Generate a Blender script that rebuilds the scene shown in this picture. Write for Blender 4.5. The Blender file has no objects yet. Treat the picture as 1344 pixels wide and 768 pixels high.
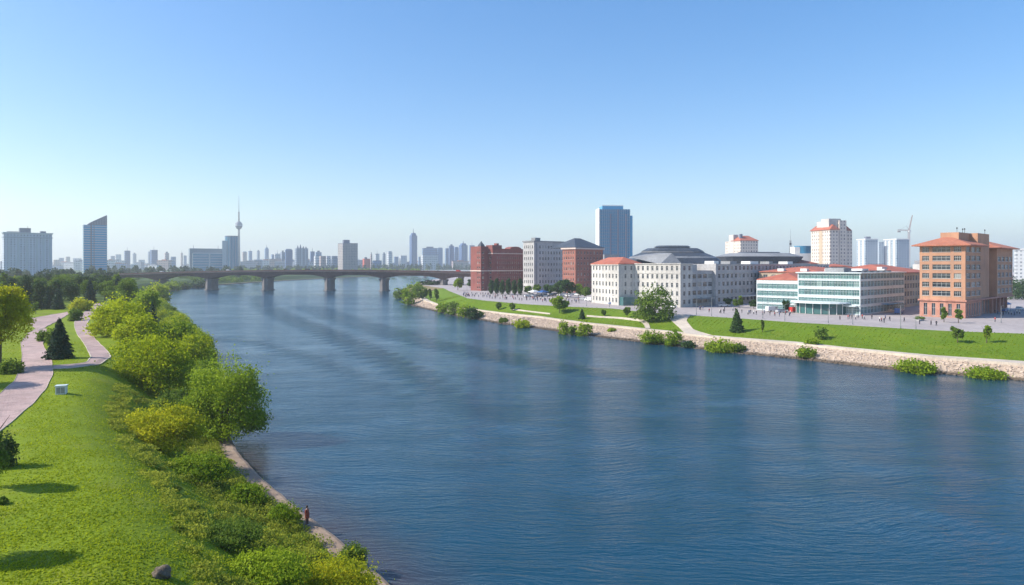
import bpy, math, random
import numpy as np
from mathutils import Vector
from mathutils.bvhtree import BVHTree
from mathutils.geometry import tessellate_polygon

random.seed(7)
RNG = np.random.default_rng(7)
scene = bpy.context.scene
COL = scene.collection
F, CX, HY, CZ = 900.0, 672.0, 348.0, 24.0      # focal length in photo pixels, centre column, horizon row, eye height
R = math.radians

# ------------------------------------------------------------------ basics
def P(px, py, h):
    """pixel of the photograph -> point at height h"""
    y = (CZ - h) * F / (py - HY)
    return Vector(((px - CX) / F * y, y, h))

def tag(o, label=None, cat=None, group=None, kind=None):
    if label: o['label'] = label
    if cat: o['category'] = cat
    if group: o['group'] = group
    if kind: o['kind'] = kind
    return o

def link(o, parent=None):
    COL.objects.link(o)
    if parent is not None: o.parent = parent
    return o

def empty(name, loc, rz=0.0, label=None, cat=None, group=None, scale=None):
    o = bpy.data.objects.new(name, None)
    o.empty_display_size = 0.5
    o.location = loc; o.rotation_euler = (0, 0, rz)
    if scale: o.scale = scale
    link(o)
    return tag(o, label, cat, group)

class MB:
    """collects faces with material slots and links them as one mesh object"""
    def __init__(s): s.v = []; s.f = []; s.m = []
    def face(s, pts, m=0):
        n = len(s.v); s.v.extend([tuple(p) for p in pts]); s.f.append(tuple(range(n, n + len(pts)))); s.m.append(m)
    def box(s, x0, x1, y0, y1, z0, z1, m=0, top=None):
        p = [(x0,y0,z0),(x1,y0,z0),(x1,y1,z0),(x0,y1,z0),(x0,y0,z1),(x1,y0,z1),(x1,y1,z1),(x0,y1,z1)]
        n = len(s.v); s.v.extend(p)
        for k, q in enumerate([(0,3,2,1),(4,5,6,7),(0,1,5,4),(1,2,6,5),(2,3,7,6),(3,0,4,7)]):
            s.f.append(tuple(n + i for i in q)); s.m.append(top if (top is not None and k == 1) else m)
    def prism(s, poly, z0, z1, m=0, mtop=None, inset=0.0):
        """vertical prism over a counter-clockwise polygon; inset moves the top ring inwards"""
        n = len(s.v); k = len(poly)
        cx = sum(p[0] for p in poly) / k; cy = sum(p[1] for p in poly) / k
        s.v.extend([(p[0], p[1], z0) for p in poly])
        s.v.extend([(p[0] + (cx - p[0]) * inset, p[1] + (cy - p[1]) * inset, z1) for p in poly])
        for i in range(k):
            j = (i + 1) % k
            s.f.append((n + i, n + j, n + k + j, n + k + i)); s.m.append(m)
        s.f.append(tuple(n + k + i for i in range(k))); s.m.append(m if mtop is None else mtop)
        s.f.append(tuple(n + k - 1 - i for i in range(k))); s.m.append(m)
    def tube(s, a, b, r0, r1=None, seg=8, m=0):
        a = Vector(a); b = Vector(b); r1 = r0 if r1 is None else r1
        d = (b - a).normalized()
        t = d.cross(Vector((0, 0, 1)))
        if t.length < 1e-3: t = Vector((1, 0, 0))
        t.normalize(); w = d.cross(t)
        n = len(s.v)
        for c, r in ((a, r0), (b, r1)):
            for i in range(seg):
                q = 2 * math.pi * i / seg
                s.v.append(tuple(c + t * math.cos(q) * r + w * math.sin(q) * r))
        for i in range(seg):
            j = (i + 1) % seg
            s.f.append((n + i, n + j, n + seg + j, n + seg + i)); s.m.append(m)
        s.f.append(tuple(n + seg - 1 - i for i in range(seg))); s.m.append(m)
        s.f.append(tuple(n + seg + i for i in range(seg))); s.m.append(m)
    def lathe(s, prof, seg=16, m=0, c=(0, 0)):
        n = len(s.v)
        for r, z in prof:
            for i in range(seg):
                q = 2 * math.pi * i / seg
                s.v.append((c[0] + r * math.cos(q), c[1] + r * math.sin(q), z))
        for k in range(len(prof) - 1):
            for i in range(seg):
                j = (i + 1) % seg
                s.f.append((n + k*seg + i, n + k*seg + j, n + (k+1)*seg + j, n + (k+1)*seg + i)); s.m.append(m)
        s.f.append(tuple(n + (len(prof)-1)*seg + i for i in range(seg))); s.m.append(m)
    def mesh(s, name, mats):
        me = bpy.data.meshes.new(name)
        me.from_pydata(s.v, [], s.f)
        for mt in (mats if isinstance(mats, (list, tuple)) else [mats]): me.materials.append(mt)
        if any(s.m): me.polygons.foreach_set('material_index', s.m)
        me.validate(); me.update()
        return me
    def build(s, name, mats, parent=None, smooth=False):
        me = s.mesh(name, mats)
        if smooth: me.polygons.foreach_set('use_smooth', [True] * len(me.polygons))
        return link(bpy.data.objects.new(name, me), parent)

# ------------------------------------------------------------------ materials
def new_mat(name):
    m = bpy.data.materials.new(name); m.use_nodes = True
    nt = m.node_tree; b = nt.nodes['Principled BSDF']
    return m, nt, b

def ramp(nt, fac, c1, c2, p0=0.3, p1=0.7):
    r = nt.nodes.new('ShaderNodeValToRGB')
    r.color_ramp.elements[0].position = p0; r.color_ramp.elements[1].position = p1
    r.color_ramp.elements[0].color = (*c1, 1); r.color_ramp.elements[1].color = (*c2, 1)
    nt.links.new(fac, r.inputs[0]); return r.outputs[0]

def noise(nt, scale, detail=4, vec=None, rough=0.55):
    n = nt.nodes.new('ShaderNodeTexNoise'); n.inputs['Scale'].default_value = scale
    n.inputs['Detail'].default_value = detail; n.inputs['Roughness'].default_value = rough
    if vec is not None: nt.links.new(vec, n.inputs['Vector'])
    return n.outputs['Fac']

def mapped(nt, scale=(1, 1, 1), src='Object', rot=(0, 0, 0)):
    tc = nt.nodes.new('ShaderNodeTexCoord'); mp = nt.nodes.new('ShaderNodeMapping')
    mp.inputs['Scale'].default_value = scale; mp.inputs['Rotation'].default_value = rot
    nt.links.new(tc.outputs[src], mp.inputs['Vector']); return mp.outputs['Vector']

def bump(nt, b, h, strength=0.3, dist=0.1):
    n = nt.nodes.new('ShaderNodeBump'); n.inputs['Strength'].default_value = strength
    n.inputs['Distance'].default_value = dist
    nt.links.new(h, n.inputs['Height']); nt.links.new(n.outputs['Normal'], b.inputs['Normal'])

def mixc(nt, fac, a, b_, mode='MIX'):
    m = nt.nodes.new('ShaderNodeMix'); m.data_type = 'RGBA'; m.blend_type = mode
    for sock, val in ((m.inputs[0], fac), (m.inputs[6], a), (m.inputs[7], b_)):
        if isinstance(val, (int, float)): sock.default_value = val
        elif isinstance(val, tuple): sock.default_value = (*val, 1)
        else: nt.links.new(val, sock)
    return m.outputs[2]

def math_(nt, op, a, b_=None, c=None):
    m = nt.nodes.new('ShaderNodeMath'); m.operation = op
    for k, v in enumerate((a, b_, c)):
        if v is None: continue
        if isinstance(v, (int, float)): m.inputs[k].default_value = v
        else: nt.links.new(v, m.inputs[k])
    return m.outputs[0]

def noisy(name, c1, c2, scale=1.0, rough=0.8, bs=0.0, bscale=5.0, metallic=0.0, detail=5, spec=0.3, fine=True):
    m, nt, b = new_mat(name)
    v = mapped(nt)
    c = ramp(nt, noise(nt, scale, detail, v), c1, c2)
    if fine:
        g = noise(nt, scale * 9, 3, v)
        c = mixc(nt, 0.35, c, ramp(nt, g, tuple(x * 0.72 for x in c1), tuple(min(1, x * 1.2) for x in c2)))
    nt.links.new(c, b.inputs['Base Color'])
    b.inputs['Roughness'].default_value = rough; b.inputs['Metallic'].default_value = metallic
    b.inputs['Specular IOR Level'].default_value = spec
    if bs: bump(nt, b, noise(nt, bscale, 4, v), bs)
    return m

def streaks(m, amount=0.35, sc=0.9):
    """rain streaks and grime down a wall"""
    nt = m.node_tree; b = nt.nodes['Principled BSDF']; l = b.inputs['Base Color'].links[0]; src = l.from_socket
    f = noise(nt, 1.0, 5, mapped(nt, (sc, sc, 0.07)), 0.65)
    f = ramp(nt, f, (0, 0, 0), (1, 1, 1), 0.48, 0.75)
    f2 = ramp(nt, noise(nt, 0.09, 4, mapped(nt)), (0.78, 0.78, 0.80), (1.0, 1.0, 1.0), 0.35, 0.65)
    c = mixc(nt, math_(nt, 'MULTIPLY', f, amount), src, (0.20, 0.18, 0.16))
    nt.links.new(mixc(nt, 1.0, c, f2, 'MULTIPLY'), b.inputs['Base Color'])

def plain(name, c, rough=0.6, metallic=0.0, spec=0.4):
    k = tuple(x * 0.86 for x in c)
    return noisy(name, k, c, 0.4, rough, 0, 5, metallic, 4, spec)

def glass_mat(name, c, rough=0.06, var=0.5, light=(0.35, 0.36, 0.34)):
    """dark reflecting window pane; each pane differs a little, some have pale blinds"""
    m, nt, b = new_mat(name)
    oi = nt.nodes.new('ShaderNodeObjectInfo')
    v = mapped(nt)
    rnd = oi.outputs['Random']
    k = ramp(nt, rnd, tuple(x * (1 - var) for x in c), tuple(min(1, x * (1 + var)) for x in c), 0.1, 0.8)
    blind = math_(nt, 'GREATER_THAN', rnd, 0.86)
    k = mixc(nt, blind, k, light)
    nt.links.new(mixc(nt, math_(nt, 'MULTIPLY', noise(nt, 0.7, 2, v), 0.5), k, tuple(x * 0.5 for x in c)), b.inputs['Base Color'])
    b.inputs['Roughness'].default_value = rough
    b.inputs['Specular IOR Level'].default_value = 0.8 if rough < 0.1 else 0.45
    bump(nt, b, noise(nt, 0.35, 1, v), 0.04, 0.3)
    return m

def grid_mat(name, wall, win, sx, sz, fx=0.5, fz=0.5, rough=0.6, vary=0.5):
    """facade of a far tower: window openings in a regular grid, in the tower's own axes"""
    m, nt, b = new_mat(name)
    tc = nt.nodes.new('ShaderNodeTexCoord'); sep = nt.nodes.new('ShaderNodeSeparateXYZ')
    nt.links.new(tc.outputs['Object'], sep.inputs[0])
    sn = nt.nodes.new('ShaderNodeSeparateXYZ'); nt.links.new(tc.outputs['Normal'], sn.inputs[0])
    ax = math_(nt, 'GREATER_THAN', math_(nt, 'ABSOLUTE', sn.outputs[0]), 0.6)
    h = math_(nt, 'ADD', math_(nt, 'MULTIPLY', sep.outputs[1], ax),
              math_(nt, 'MULTIPLY', sep.outputs[0], math_(nt, 'SUBTRACT', 1.0, ax)))
    hu = math_(nt, 'DIVIDE', h, sx); zu = math_(nt, 'DIVIDE', sep.outputs[2], sz)
    wx = math_(nt, 'LESS_THAN', math_(nt, 'FRACT', hu), fx)
    wz = math_(nt, 'LESS_THAN', math_(nt, 'FRACT', zu), fz)
    up = math_(nt, 'LESS_THAN', math_(nt, 'ABSOLUTE', sn.outputs[2]), 0.5)
    w = math_(nt, 'MULTIPLY', math_(nt, 'MULTIPLY', wx, wz), up)
    cmb = nt.nodes.new('ShaderNodeCombineXYZ')
    nt.links.new(math_(nt, 'FLOOR', hu), cmb.inputs[0]); nt.links.new(math_(nt, 'FLOOR', zu), cmb.inputs[1])
    wn = nt.nodes.new('ShaderNodeTexWhiteNoise'); nt.links.new(cmb.outputs[0], wn.inputs['Vector'])
    wc = mixc(nt, math_(nt, 'MULTIPLY', wn.outputs['Value'], vary), win, wall)
    wallc = ramp(nt, noise(nt, 0.08, 4, mapped(nt)), tuple(x * 0.85 for x in wall), wall)
    nt.links.new(mixc(nt, w, wallc, wc), b.inputs['Base Color'])
    nt.links.new(math_(nt, 'SUBTRACT', rough, math_(nt, 'MULTIPLY', w, rough - 0.15)), b.inputs['Roughness'])
    return m

def leaf_mat(name, c1, c2, trans=0.35):
    m, nt, b = new_mat(name)
    at = nt.nodes.new('ShaderNodeAttribute'); at.attribute_name = 'tint'
    oi = nt.nodes.new('ShaderNodeObjectInfo')
    f = math_(nt, 'ADD', math_(nt, 'MULTIPLY', at.outputs['Fac'], 0.8), math_(nt, 'MULTIPLY', oi.outputs['Random'], 0.25))
    c = ramp(nt, f, c1, c2, 0.1, 0.95)
    nt.links.new(c, b.inputs['Base Color'])
    b.inputs['Roughness'].default_value = 0.7; b.inputs['Specular IOR Level'].default_value = 0.10
    t = nt.nodes.new('ShaderNodeBsdfTranslucent')
    nt.links.new(mixc(nt, 0.6, c, tuple(min(1, x * 1.5) for x in c2)), t.inputs['Color'])
    mx = nt.nodes.new('ShaderNodeMixShader'); mx.inputs[0].default_value = trans
    nt.links.new(b.outputs[0], mx.inputs[1]); nt.links.new(t.outputs[0], mx.inputs[2])
    nt.links.new(mx.outputs[0], nt.nodes['Material Output'].inputs['Surface'])
    return m

def roof_mat(name, c1, c2, pitch=0.45):
    m, nt, b = new_mat(name)
    v = mapped(nt)
    c = ramp(nt, noise(nt, 0.5, 5, v), c1, c2)
    c = mixc(nt, 0.3, c, ramp(nt, noise(nt, 6, 2, v), tuple(x * 0.6 for x in c1), c2))
    nt.links.new(c, b.inputs['Base Color']); b.inputs['Roughness'].default_value = 0.75
    w = nt.nodes.new('ShaderNodeTexWave'); w.inputs['Scale'].default_value = 1 / pitch / 3.0
    w.bands_direction = 'DIAGONAL'; nt.links.new(v, w.inputs['Vector'])
    bump(nt, b, w.outputs['Fac'], 0.4, 0.08)
    return m

def brick_mat(name, c1, c2, mortar, scale=1.0):
    m, nt, b = new_mat(name)
    v = mapped(nt)
    c = ramp(nt, noise(nt, 0.25, 6, v), c1, c2)
    c = mixc(nt, 0.4, c, ramp(nt, noise(nt, 4.0, 3, mapped(nt, (1, 1, 3))), tuple(x * 0.7 for x in c1), c2))
    zz = nt.nodes.new('ShaderNodeSeparateXYZ'); nt.links.new(v, zz.inputs[0])
    line = math_(nt, 'LESS_THAN', math_(nt, 'FRACT', math_(nt, 'MULTIPLY', zz.outputs[2], 1.6 * scale)), 0.09)
    nt.links.new(mixc(nt, math_(nt, 'MULTIPLY', line, 0.6), c, mortar), b.inputs['Base Color'])
    b.inputs['Roughness'].default_value = 0.88
    return m

def wet_line(m, z=0.45):
    """stones stay dark and wet just above the water"""
    nt = m.node_tree; b = nt.nodes['Principled BSDF']; src = b.inputs['Base Color'].links[0].from_socket
    g = nt.nodes.new('ShaderNodeSeparateXYZ'); nt.links.new(mapped(nt), g.inputs[0])
    h = math_(nt, 'ADD', g.outputs[2], math_(nt, 'MULTIPLY', noise(nt, 0.3, 4, mapped(nt)), -0.5))
    f = nt.nodes.new('ShaderNodeMapRange'); f.inputs[1].default_value = z; f.inputs[2].default_value = z - 0.35; nt.links.new(h, f.inputs[0])
    nt.links.new(mixc(nt, math_(nt, 'MULTIPLY', f.outputs[0], 0.85), src, (0.06, 0.045, 0.03)), b.inputs['Base Color'])

def grass_mat(name, a, b1, dry):
    m, nt, b = new_mat(name)
    v = mapped(nt)
    c = ramp(nt, noise(nt, 0.09, 5, v), a, b1, 0.35, 0.65)
    c = mixc(nt, 0.45, c, ramp(nt, noise(nt, 1.3, 5, v, 0.7), tuple(x * 0.55 for x in a), tuple(x * 1.25 for x in b1), 0.35, 0.7))
    d = ramp(nt, noise(nt, 0.22, 6, mapped(nt, (1, 0.5, 1)), 0.65), (0, 0, 0), (1, 1, 1), 0.52, 0.72)
    c = mixc(nt, math_(nt, 'MULTIPLY', d, 0.85), c, dry)
    c = mixc(nt, 0.5, c, ramp(nt, noise(nt, 9.0, 3, v, 0.7), tuple(x * 0.5 for x in a), tuple(x * 1.35 for x in b1), 0.3, 0.75))
    if name == 'mown_grass':     # beyond the park the ground is scrub and dark woodland floor
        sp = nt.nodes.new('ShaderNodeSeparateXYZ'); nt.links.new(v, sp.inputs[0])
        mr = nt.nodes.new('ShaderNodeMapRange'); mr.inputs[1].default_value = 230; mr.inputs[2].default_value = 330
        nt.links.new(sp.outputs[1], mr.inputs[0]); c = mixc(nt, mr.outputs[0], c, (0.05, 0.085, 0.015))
    nt.links.new(c, b.inputs['Base Color']); b.inputs['Roughness'].default_value = 0.85
    b.inputs['Specular IOR Level'].default_value = 0.15
    bump(nt, b, noise(nt, 3.0, 6, v, 0.75), 0.5, 0.12)
    return m

M = {}
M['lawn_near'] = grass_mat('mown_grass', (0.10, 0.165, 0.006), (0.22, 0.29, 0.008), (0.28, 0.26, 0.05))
M['lawn_far'] = grass_mat('embankment_grass', (0.07, 0.145, 0.005), (0.15, 0.23, 0.008), (0.20, 0.22, 0.03))
M['pink_path'] = noisy('pink_paving', (0.33, 0.23, 0.21), (0.52, 0.38, 0.35), 0.8, 0.85, 0.3, 8); streaks(M['pink_path'], 0.5, 0.5)
M['pale_path'] = noisy('pale_concrete', (0.50, 0.43, 0.34), (0.66, 0.58, 0.48), 0.6, 0.85, 0.2, 8)
M['ledge'] = noisy('old_concrete', (0.17, 0.12, 0.085), (0.36, 0.27, 0.20), 0.7, 0.9, 0.5, 3)
M['plaza'] = noisy('plaza_paving', (0.28, 0.25, 0.25), (0.42, 0.38, 0.37), 0.07, 0.8, 0.1, 2)
M['stone'] = noisy('riprap_stone', (0.36, 0.28, 0.22), (0.62, 0.51, 0.42), 0.9, 0.9, 0.6, 4)
M['bed'] = noisy('riprap_bed', (0.30, 0.23, 0.17), (0.50, 0.40, 0.31), 1.2, 0.95, 0.8, 2)
wet_line(M['stone']); wet_line(M['bed']); wet_line(M['ledge'], 0.5)
M['soil'] = noisy('bank_soil', (0.13, 0.10, 0.05), (0.25, 0.20, 0.10), 0.8, 0.95, 0.6, 2)
M['bark'] = noisy('bark', (0.06, 0.045, 0.03), (0.14, 0.11, 0.08), 3, 0.95, 0.6, 12)
M['metal'] = plain('grey_metal', (0.30, 0.31, 0.32), 0.45, 0.4)
M['dark'] = plain('dark_metal', (0.03, 0.032, 0.035), 0.5)
M['white'] = plain('white_paint', (0.74, 0.74, 0.72), 0.6)
M['concrete'] = noisy('grey_concrete', (0.24, 0.22, 0.21), (0.38, 0.35, 0.33), 0.12, 0.9, 0.2, 2)
M['pier'] = noisy('weathered_pier_concrete', (0.13, 0.12, 0.12), (0.24, 0.22, 0.21), 0.15, 0.9)
M['bridge'] = noisy('bridge_girder_paint', (0.085, 0.05, 0.045), (0.15, 0.09, 0.08), 0.08, 0.7)
M['red_wall'] = brick_mat('red_brick', (0.20, 0.050, 0.042), (0.32, 0.095, 0.08), (0.40, 0.22, 0.19))
M['brick2'] = brick_mat('orange_red_brick', (0.30, 0.10, 0.07), (0.44, 0.17, 0.125), (0.45, 0.26, 0.20))
M['cream'] = noisy('cream_render', (0.50, 0.48, 0.44), (0.64, 0.62, 0.57), 0.12, 0.8)
M['grey_stone'] = noisy('pale_stone', (0.42, 0.41, 0.40), (0.56, 0.55, 0.53), 0.15, 0.85)
M['orange'] = brick_mat('orange_render', (0.46, 0.24, 0.14), (0.60, 0.33, 0.20), (0.50, 0.28, 0.18), 0.4)
M['pinkstone'] = noisy('pink_stone_cladding', (0.40, 0.17, 0.12), (0.58, 0.30, 0.22), 0.7, 0.8, 0.2, 2)
M['band'] = noisy('pale_band_stone', (0.55, 0.42, 0.36), (0.68, 0.55, 0.49), 0.3, 0.8)
M['beige'] = noisy('beige_render', (0.46, 0.36, 0.25), (0.60, 0.49, 0.36), 0.2, 0.85)
M['roof_red'] = roof_mat('red_roof_tile', (0.36, 0.09, 0.05), (0.54, 0.17, 0.10))
M['roof_orange'] = roof_mat('orange_roof_tile', (0.40, 0.13, 0.07), (0.56, 0.21, 0.12))
M['roof_dark'] = noisy('dark_roof_sheet', (0.035, 0.045, 0.06), (0.08, 0.095, 0.12), 0.12, 0.5, 0.2, 1)
M['roof_grey'] = noisy('grey_roof_sheet', (0.20, 0.21, 0.22), (0.33, 0.34, 0.35), 0.15, 0.55, 0.2, 1)
M['panel'] = noisy('white_cladding', (0.50, 0.57, 0.58), (0.64, 0.71, 0.71), 0.2, 0.35)
M['pane'] = glass_mat('window_glass', (0.030, 0.040, 0.055))
M['pane_green'] = glass_mat('green_tinted_glass', (0.05, 0.15, 0.15), 0.05, 0.4, (0.20, 0.30, 0.28))
M['pane_blue'] = glass_mat('blue_tinted_glass', (0.04, 0.30, 0.52), 0.20, 0.35, (0.10, 0.30, 0.50))
M['frame'] = plain('window_frame', (0.50, 0.50, 0.48), 0.5)
M['leaf_yellow'] = leaf_mat('yellow_green_leaves', (0.12, 0.20, 0.006), (0.42, 0.47, 0.012), 0.4)
M['leaf_gold'] = leaf_mat('golden_leaves', (0.22, 0.27, 0.010), (0.52, 0.50, 0.02), 0.4)
M['leaf_light'] = leaf_mat('light_green_leaves', (0.085, 0.165, 0.008), (0.29, 0.38, 0.02))
M['leaf_mid'] = leaf_mat('mid_green_leaves', (0.06, 0.115, 0.014), (0.18, 0.26, 0.035))
M['leaf_dark'] = leaf_mat('dark_green_leaves', (0.022, 0.050, 0.014), (0.065, 0.12, 0.03), 0.2)
M['needle'] = leaf_mat('spruce_needles', (0.016, 0.040, 0.024), (0.045, 0.085, 0.045), 0.1)
M['leaf_far'] = leaf_mat('far_wood_leaves', (0.02, 0.05, 0.02), (0.065, 0.11, 0.035), 0.1)
M['leaf_weed'] = leaf_mat('weed_leaves', (0.05, 0.11, 0.012), (0.42, 0.44, 0.05), 0.35)
M['blade'] = leaf_mat('grass_blades', (0.08, 0.15, 0.006), (0.34, 0.40, 0.015), 0.4)
M['flower'] = leaf_mat('yellow_blossom', (0.50, 0.42, 0.02), (0.78, 0.66, 0.03), 0.3)

for k in ('cream', 'grey_stone', 'orange', 'red_wall', 'brick2', 'beige', 'pinkstone', 'concrete', 'bridge', 'roof_red', 'roof_orange', 'roof_grey', 'pale_path'): streaks(M[k])

# ------------------------------------------------------------------ world, sun, camera
SUN_EL, SUN_DIR = 39.0, Vector((-1.0, -0.10, 0.0)).normalized()
def build_light():
    w = bpy.data.worlds.new('World'); scene.world = w; w.use_nodes = True
    nt = w.node_tree; bg = nt.nodes['Background']
    sky = nt.nodes.new('ShaderNodeTexSky'); sky.sky_type = 'NISHITA'; sky.sun_disc = False
    sky.sun_elevation = R(SUN_EL)
    sky.sun_rotation = math.atan2(SUN_DIR.x, SUN_DIR.y)
    sky.altitude = 0; sky.air_density = 1.0; sky.dust_density = 1.0; sky.ozone_density = 2.6
    hs = nt.nodes.new('ShaderNodeHueSaturation'); hs.inputs['Saturation'].default_value = 1.50; hs.inputs['Hue'].default_value = 0.505; hs.inputs['Value'].default_value = 1.17
    gm = nt.nodes.new('ShaderNodeGamma'); gm.inputs['Gamma'].default_value = 0.80; nt.links.new(sky.outputs[0], gm.inputs['Color']); nt.links.new(gm.outputs[0], hs.inputs['Color']); nt.links.new(hs.outputs[0], bg.inputs['Color']); bg.inputs['Strength'].default_value = 0.15
    l = bpy.data.lights.new('sun', 'SUN'); l.energy = 4.4; l.angle = R(0.5); l.color = (1.0, 0.93, 0.82)
    o = bpy.data.objects.new('sun', l); link(o)
    d = Vector((SUN_DIR.x * math.cos(R(SUN_EL)), SUN_DIR.y * math.cos(R(SUN_EL)), math.sin(R(SUN_EL))))
    o.rotation_euler = d.to_track_quat('Z', 'Y').to_euler()
    o.location = (0, 0, 300)
    c = bpy.data.cameras.new('camera'); c.sensor_width = 36; c.lens = F / 1344 * 36
    c.shift_y = (HY - 384) / 1344
    c.clip_start = 0.5; c.clip_end = 30000
    co = bpy.data.objects.new('camera', c); link(co)
    co.location = (0, 0, CZ); co.rotation_euler = (R(90), 0, 0)
    scene.camera = co
    scene.view_settings.view_transform = 'Standard'; scene.view_settings.look = 'None'
    scene.view_settings.exposure = 0.66; scene.view_settings.gamma = 1.0
build_light()

# ------------------------------------------------------------------ terrain
def nz(x, y):
    """smooth undulation"""
    return (math.sin(x * 0.21 + 1.3) * math.cos(y * 0.17) + 0.6 * math.sin(x * 0.47 + y * 0.39 + 2)
            + 0.4 * math.cos(x * 0.9 - y * 0.7))
ground_tris_v, ground_tris_f = [], []
def register(mb):
    n = len(ground_tris_v)
    ground_tris_v.extend([Vector(v) for v in mb.v]); ground_tris_f.extend([tuple(n + i for i in f) for f in mb.f])

def resample(pts, steps):
    """pts: list of tuples, resampled so that the step length follows steps(y)"""
    out = [tuple(pts[0])]
    for a, b in zip(pts[:-1], pts[1:]):
        d = math.dist(a[:2], b[:2]); k = max(1, int(math.ceil(d / steps(a[1]))))
        for i in range(1, k + 1):
            t = i / k; out.append(tuple(p + (q - p) * t for p, q in zip(a, b)))
    return out

WL = [(110,-140,119.5),(60,-60,119.5),(34,-19,119.5),(16,10,119.5),(3,31,119.5),(-9.8,51.4,119.5),(-15.2,58.9,119.5),(-18.7,63.2,119.5),
      (-26.9,74,119.5),(-35.6,87.4,119.5),(-47.5,112,119.5),(-60,142,119.5),(-86,193,119.5),(-126,263,119.5),
      (-192,379,119.5),(-249,480,118),(-290,568,114),(-328,665,107),(-354,800,97),(-356,919,88),(-345,1167,80),
      (-285,1490,60),(-96,1662,35),(267,1878,20),(1612,2160,8),(5600,2640,5)]
st = resample(WL, lambda y: 2.0 if y < 200 else (8.0 if y < 800 else 60.0))
for _ in range(14):   # round the corners off
    st = [st[0]] + [tuple((a + 2 * b + c) / 4 for a, b, c in zip(st[i-1], st[i], st[i+1])) for i in range(1, len(st) - 1)] + [st[-1]]
OFFS = [1.7, 2.6, 4.5, 6, 7.5, 9, 10.5, 12, 13.5, 15, 16.5, 18, 19.5, 21, 22.5, 24, 26, 28, 30, 33, 36, 40, 45, 50, 56, 63, 71, 80, 90,
        105, 125, 150, 200, 300, 500, 1000, 2500, 5600]
def left_top(y): return 9.0 - 2.0 * min(1, max(0, (y - 560) / 200))
def left_h(o, x, y):
    t = min(1, max(0, (o - 2.4) / 16)); t = t * t * (3 - 2 * t)
    u = nz(x * 0.6, y * 0.6) * 0.14 * min(1, max(0, (o - 3) / 8)) if o < 400 else 0
    return 0.95 + (left_top(y) - 0.95) * t + u
def build_left():
    g = MB(); l = MB()
    rows = []; lr = []
    for (x, y, th) in st:
        n = (math.cos(R(th + 90)), math.sin(R(th + 90)))
        rows.append([(x + n[0]*o, y + n[1]*o, left_h(o, x + n[0]*o, y + n[1]*o)) for o in OFFS])
        j = 0.05 * math.sin(y * 1.7) + 0.04 * math.sin(y * 0.61)
        lr.append([(x - n[0]*0.9, y - n[1]*0.9, -1.2), (x + n[0]*(0.0 + j), y + n[1]*(0.0 + j), 0.78), (x + n[0]*(0.35 + j), y + n[1]*(0.35 + j), 0.92),
                   (x + n[0]*1.8, y + n[1]*1.8, 0.96), (x + n[0]*2.3, y + n[1]*2.3, 0.3)])
    k = len(OFFS)
    for r in rows: g.v.extend(r)
    for i in range(len(rows) - 1):
        for j in range(k - 1):
            a = i * k + j
            g.f.append((a, a + 1, a + k + 1)); g.f.append((a, a + k + 1, a + k)); g.m += [0, 0]
    k = 5
    for r in lr: l.v.extend(r)
    for i in range(len(lr) - 1):
        for j in range(k - 1):
            a = i * k + j; l.f.append((a, a + 1, a + k + 1, a + k)); l.m.append(0)
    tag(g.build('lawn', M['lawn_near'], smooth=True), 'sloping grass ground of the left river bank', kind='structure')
    tag(l.build('embankment_ledge', M['ledge']), 'old concrete ledge along the left waterline', kind='structure')
    register(g); register(l)
build_left()

def interp(line, px):
    for (a, b), (c, d) in zip(line[:-1], line[1:]):
        if a <= px <= c: return b + (d - b) * (px - a) / (c - a)
    return line[-1][1] if px > line[-1][0] else line[0][1]
LW = [(575.5,409.5),(600,415),(626,419),(660,425.5),(709,431.8),(760,439),(821,447),(888,454.6),(958,463),(1055,472.3),(1110,478.8),(1176,486),(1344,500),(1500,513),(1700,530),(2300,590)]
LT = [(575.5,401.3),(600,405),(626,408),(659,412.5),(710,417.7),(731,420.9),(772,426.3),(804,429.6),(840,433.6),(878,437.5),(934,444),(971,447),(1046,453),(1110,460),(1227,471.6),(1344,480.5),(1500,492),(1700,508),(2300,560)]
LP = [(575.5,399.0),(600,402.8),(626,405.8),(659,410),(710,415.0),(731,418.0),(772,423.3),(804,426.4),(840,430.2),(878,434),(934,440),(971,443),(1046,448.5),(1110,455.5),(1227,466.2),(1344,473.8),(1500,484),(1700,498),(2300,545)]
LQ = [(614,391.7),(636,394.6),(690,399.4),(755,403),(804,405),(834,408.5),(885,412.5),(916,414.6),(971,418),(1046,423.5),(1110,426.8),(1188,431.5),(1246,434.5),(1344,438),(1500,444),(1700,452),(2300,480)]
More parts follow.
